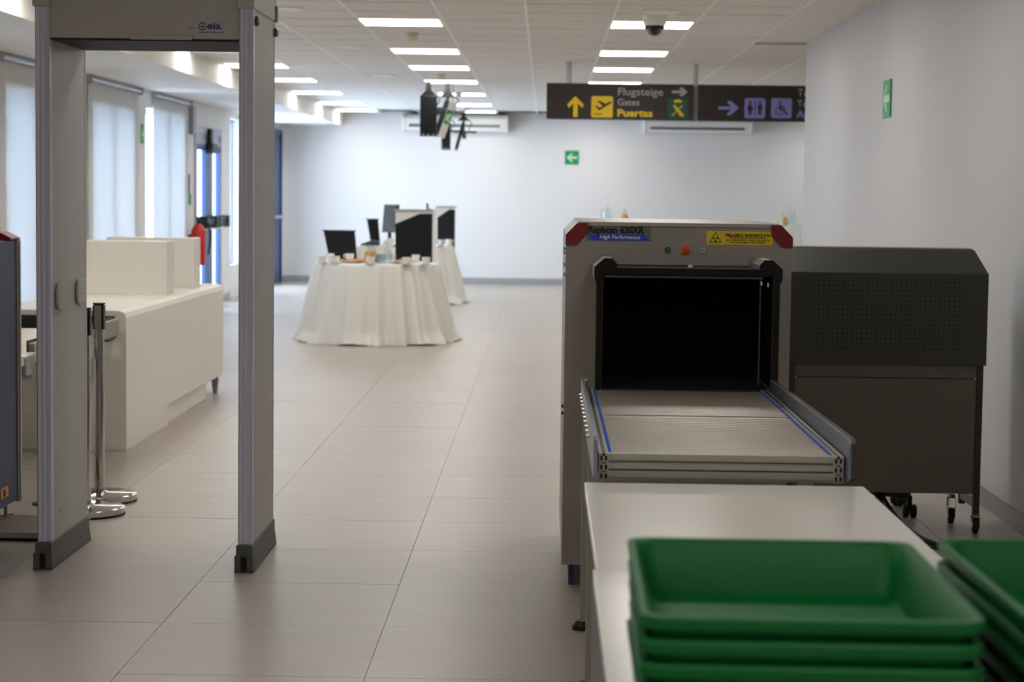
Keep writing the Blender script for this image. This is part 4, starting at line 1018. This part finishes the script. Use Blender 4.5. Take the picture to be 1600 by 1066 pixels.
cup(at(702, 26.2), 26.2, .7655, 'white cup right of the stack on the farther round table', 0, 'items on the farther round table')
# buffet counter beyond the scanner
BYc = 28.8
t = thing('buffet_table', 'long white-clothed buffet table beyond the scanner by the back wall', 'table', (2.5, BYc, 0))
build('tabletop', G().box(-1.8, 1.8, 0, .7, 1.0, 1.03), m_white, t)
for x in (-1.7, 1.7):
    for y in (.06, .64): build('leg', G().box(x-.02, x+.02, y-.02, y+.02, 0, 1.0), m_dark, t)
g = G(); vs = []; n = 220
for k in range(n+1):
    x = -1.83+3.66*k/n; w_ = .018*math.sin(k*.9)+.01*math.sin(k*.37)
    for z in (1.035, 1.02, .5, .01): vs.append((x, -.02-(1.03-z)*.04+w_*(1.03-z), z))
fs = [(k*4+j, k*4+j+1, (k+1)*4+j+1, (k+1)*4+j) for k in range(n) for j in range(3)]
g.add(vs, fs).box(-1.83, 1.83, -.02, .72, 1.031, 1.035)
c = build('tablecloth', g, m_cloth, None, smooth=True); c.location = (2.5, BYc, 0)
tag(c, 'white pleated cloth hanging from the long buffet table behind the scanner', 'tablecloth')
ZB = 1.036
jug(at(949, 29.0), 29.0, ZB, 1.05, 'clear glass bottle at the left end of the buffet', False, 1.7)
jug(at(941, 29.2), 29.2, ZB, .8, 'smaller clear bottle beside the left buffet bottle', False)
jug(at(976, 29.0), 29.0, ZB, .95, 'orange juice jug on the left part of the buffet', True)
jug(at(955, 29.25), 29.25, ZB, .6, 'small orange juice jug behind the left buffet bottle', True)
jug(at(1224, 29.0), 29.0, ZB, .8, 'orange juice jug at the right end of the buffet', True)
jug(at(1235, 29.05), 29.05, ZB, 1.2, 'tall clear bottle at the right end of the buffet', False)
for px, l in ((967, 'white cup between bottle and juice on the buffet'), (988, 'white cup right of the left juice jug on the buffet'), (1003, 'second white cup right of the left juice jug'), (1207, 'white cup left of the right juice jug'), (1251, 'white cup beside the wall corner on the buffet')):
    cup(at(px, 28.86), 28.86, ZB, l, 1.0, 'cups on the buffet table')
plate(at(1192, 29.0), 29.0, ZB, 'dark plate on the right part of the buffet', [(-.03, 0, .03), (.04, 0, .03)], 'plates on the buffet')

# ================================================================== DESKS, CHAIRS, MONITOR
def desk(x0, x1, y, zt, lab, low, wl):
    t = thing('boarding_desk', lab, 'desk', (x0, y, 0), group='boarding desks with black panels')
    W_ = x1-x0
    build('white_panel', G().box(0, W_, 0, .03, 0, zt), m_counter, t)
    build('black_panel', G().prism([(0, .04), (W_, .04), (W_, zt-.025), (W_*.66, zt-.025), (0, zt-.14)], 'y', -.006, 0), m_fabric, t)
    build('top_trim', G().box(-.02, W_+.01, -.015, .3, zt, zt+.02), m_brush, t)
    if low: build('end_panel', G().box(W_, W_+.025, -.01, .25, 0, zt), m_white, t)
    else: build('end_panel', G().box(-.05, 0, -.01, .03, 0, zt), m_white, t)
    build('inner_end_panel', G().box(0, .02, .03, .25, 0, zt), m_counter, t)
    if low:
        build('low_front', G().box(-low, -.02, .0, .02, 0, .83), m_counter, t)
        build('low_worktop', G().box(-low, -.02, .0, .6, .83, .85), m_counter, t)
        build('sloped_side', G().prism([(-.16, .85), (-.02, .85), (-.02, .95), (-.1, .93)], 'y', 0, .02), m_counter, t)
        build('low_side', G().box(-low, -low+.02, .02, .6, 0, .83), m_counter, t)
    return t
desk(-1.65, -1.24, 22.0, 1.24, 'nearer boarding desk with black front panel behind the round table', .46, 0)
desk(-1.51, -1.262, 28.0, 1.24, 'farther boarding desk with narrower black panel', 0, 0)
t = thing('desk_monitor', 'grey-backed monitor on the low part of the nearer desk', 'monitor', (-1.73, 22.2, .85), 0)
build('screen_body', G().prism([(-.085, .15), (.07, .15), (.085, .46), (-.06, .46)], 'y', -.02, .02), m_scr, t, bev=.004)
build('screen_edge', G().prism([(.07, .15), (.085, .15), (.10, .46), (.085, .46)], 'y', -.02, .15), m_black, t)
build('stand', G().box(-.02, .02, .0, .03, .01, .2), m_black, t)
build('stand_base', G().box(-.09, .09, -.05, .1, 0, .012), m_black, t, bev=.003)
t = thing('desk_keypad', 'dark telephone-sized keypad on the low desk left of the monitor', 'keypad', (-1.95, 22.25, .85))
build('case', G().prism([(-.1, 0), (.1, 0), (.1, .05), (.02, .06), (-.1, .015)], 'y', -.08, .08), m_dark, t, bev=.003)
t = thing('barcode_reader', 'small dark barcode reader standing on the nearer desk top', 'reader', (-1.31, 22.2, 1.26))
build('reader_stem', G().box(-.012, .012, -.01, .01, 0, .07), m_dark, t); build('reader_foot', G().box(-.012, .035, -.02, .02, 0, .012), m_dark, t)
def office_chair(x, y, w0, w1, zb, zt, rz, lab):
    t = thing('office_chair', lab, 'chair', (x, y, 0), rz, group='black office chairs at the desks')
    build('backrest', G().prism([(-w0/2+.03, zb), (w0/2+.03, zb), (w1/2-.01, zt), (-w1/2-.03, zt)], 'y', 0, .03), m_fabric, t, bev=.006)
    build('back_frame', G().prism([(-w1/2-.045, zt), (w1/2, zt), (w1/2, zt+.012), (-w1/2-.045, zt+.012)], 'y', -.005, .035), m_black, t)
    build('seat', G().prism(round_rect(-.23, .23, .06, .5, .07), 'z', .44, .5), m_fabric, t, bev=.012)
    build('gas_column', G().cyl((0, .28, .1), (0, .28, .44), .025), m_black, t)
    for k in range(5):
        a = 2*PI*k/5
        lg = build('base_arm', G().prism([(0, -.02), (.3, -.012), (.3, .012), (0, .02)], 'z', .07, .1).tf(Matrix.Translation((0, .28, 0)) @ Matrix.Rotation(a, 4, 'Z')), m_black, t)
        build('castor', G().cyl((.29*math.cos(a)-.02, .28+.29*math.sin(a), .035), (.29*math.cos(a)+.02, .28+.29*math.sin(a), .035), .035, seg=12), m_black, lg)
    build('back_stem', G().box(-.025, .025, .03, .08, .46, zb+.08), m_black, t)
office_chair(-2.15, 21.0, .29, .31, .70, 1.03, 0, 'black high-backed office chair left of the nearer desk')
office_chair(-2.075, 24.2, .107, .116, .743, 1.111, 0, 'black office chair seen narrow between the desk monitor and the left chair')
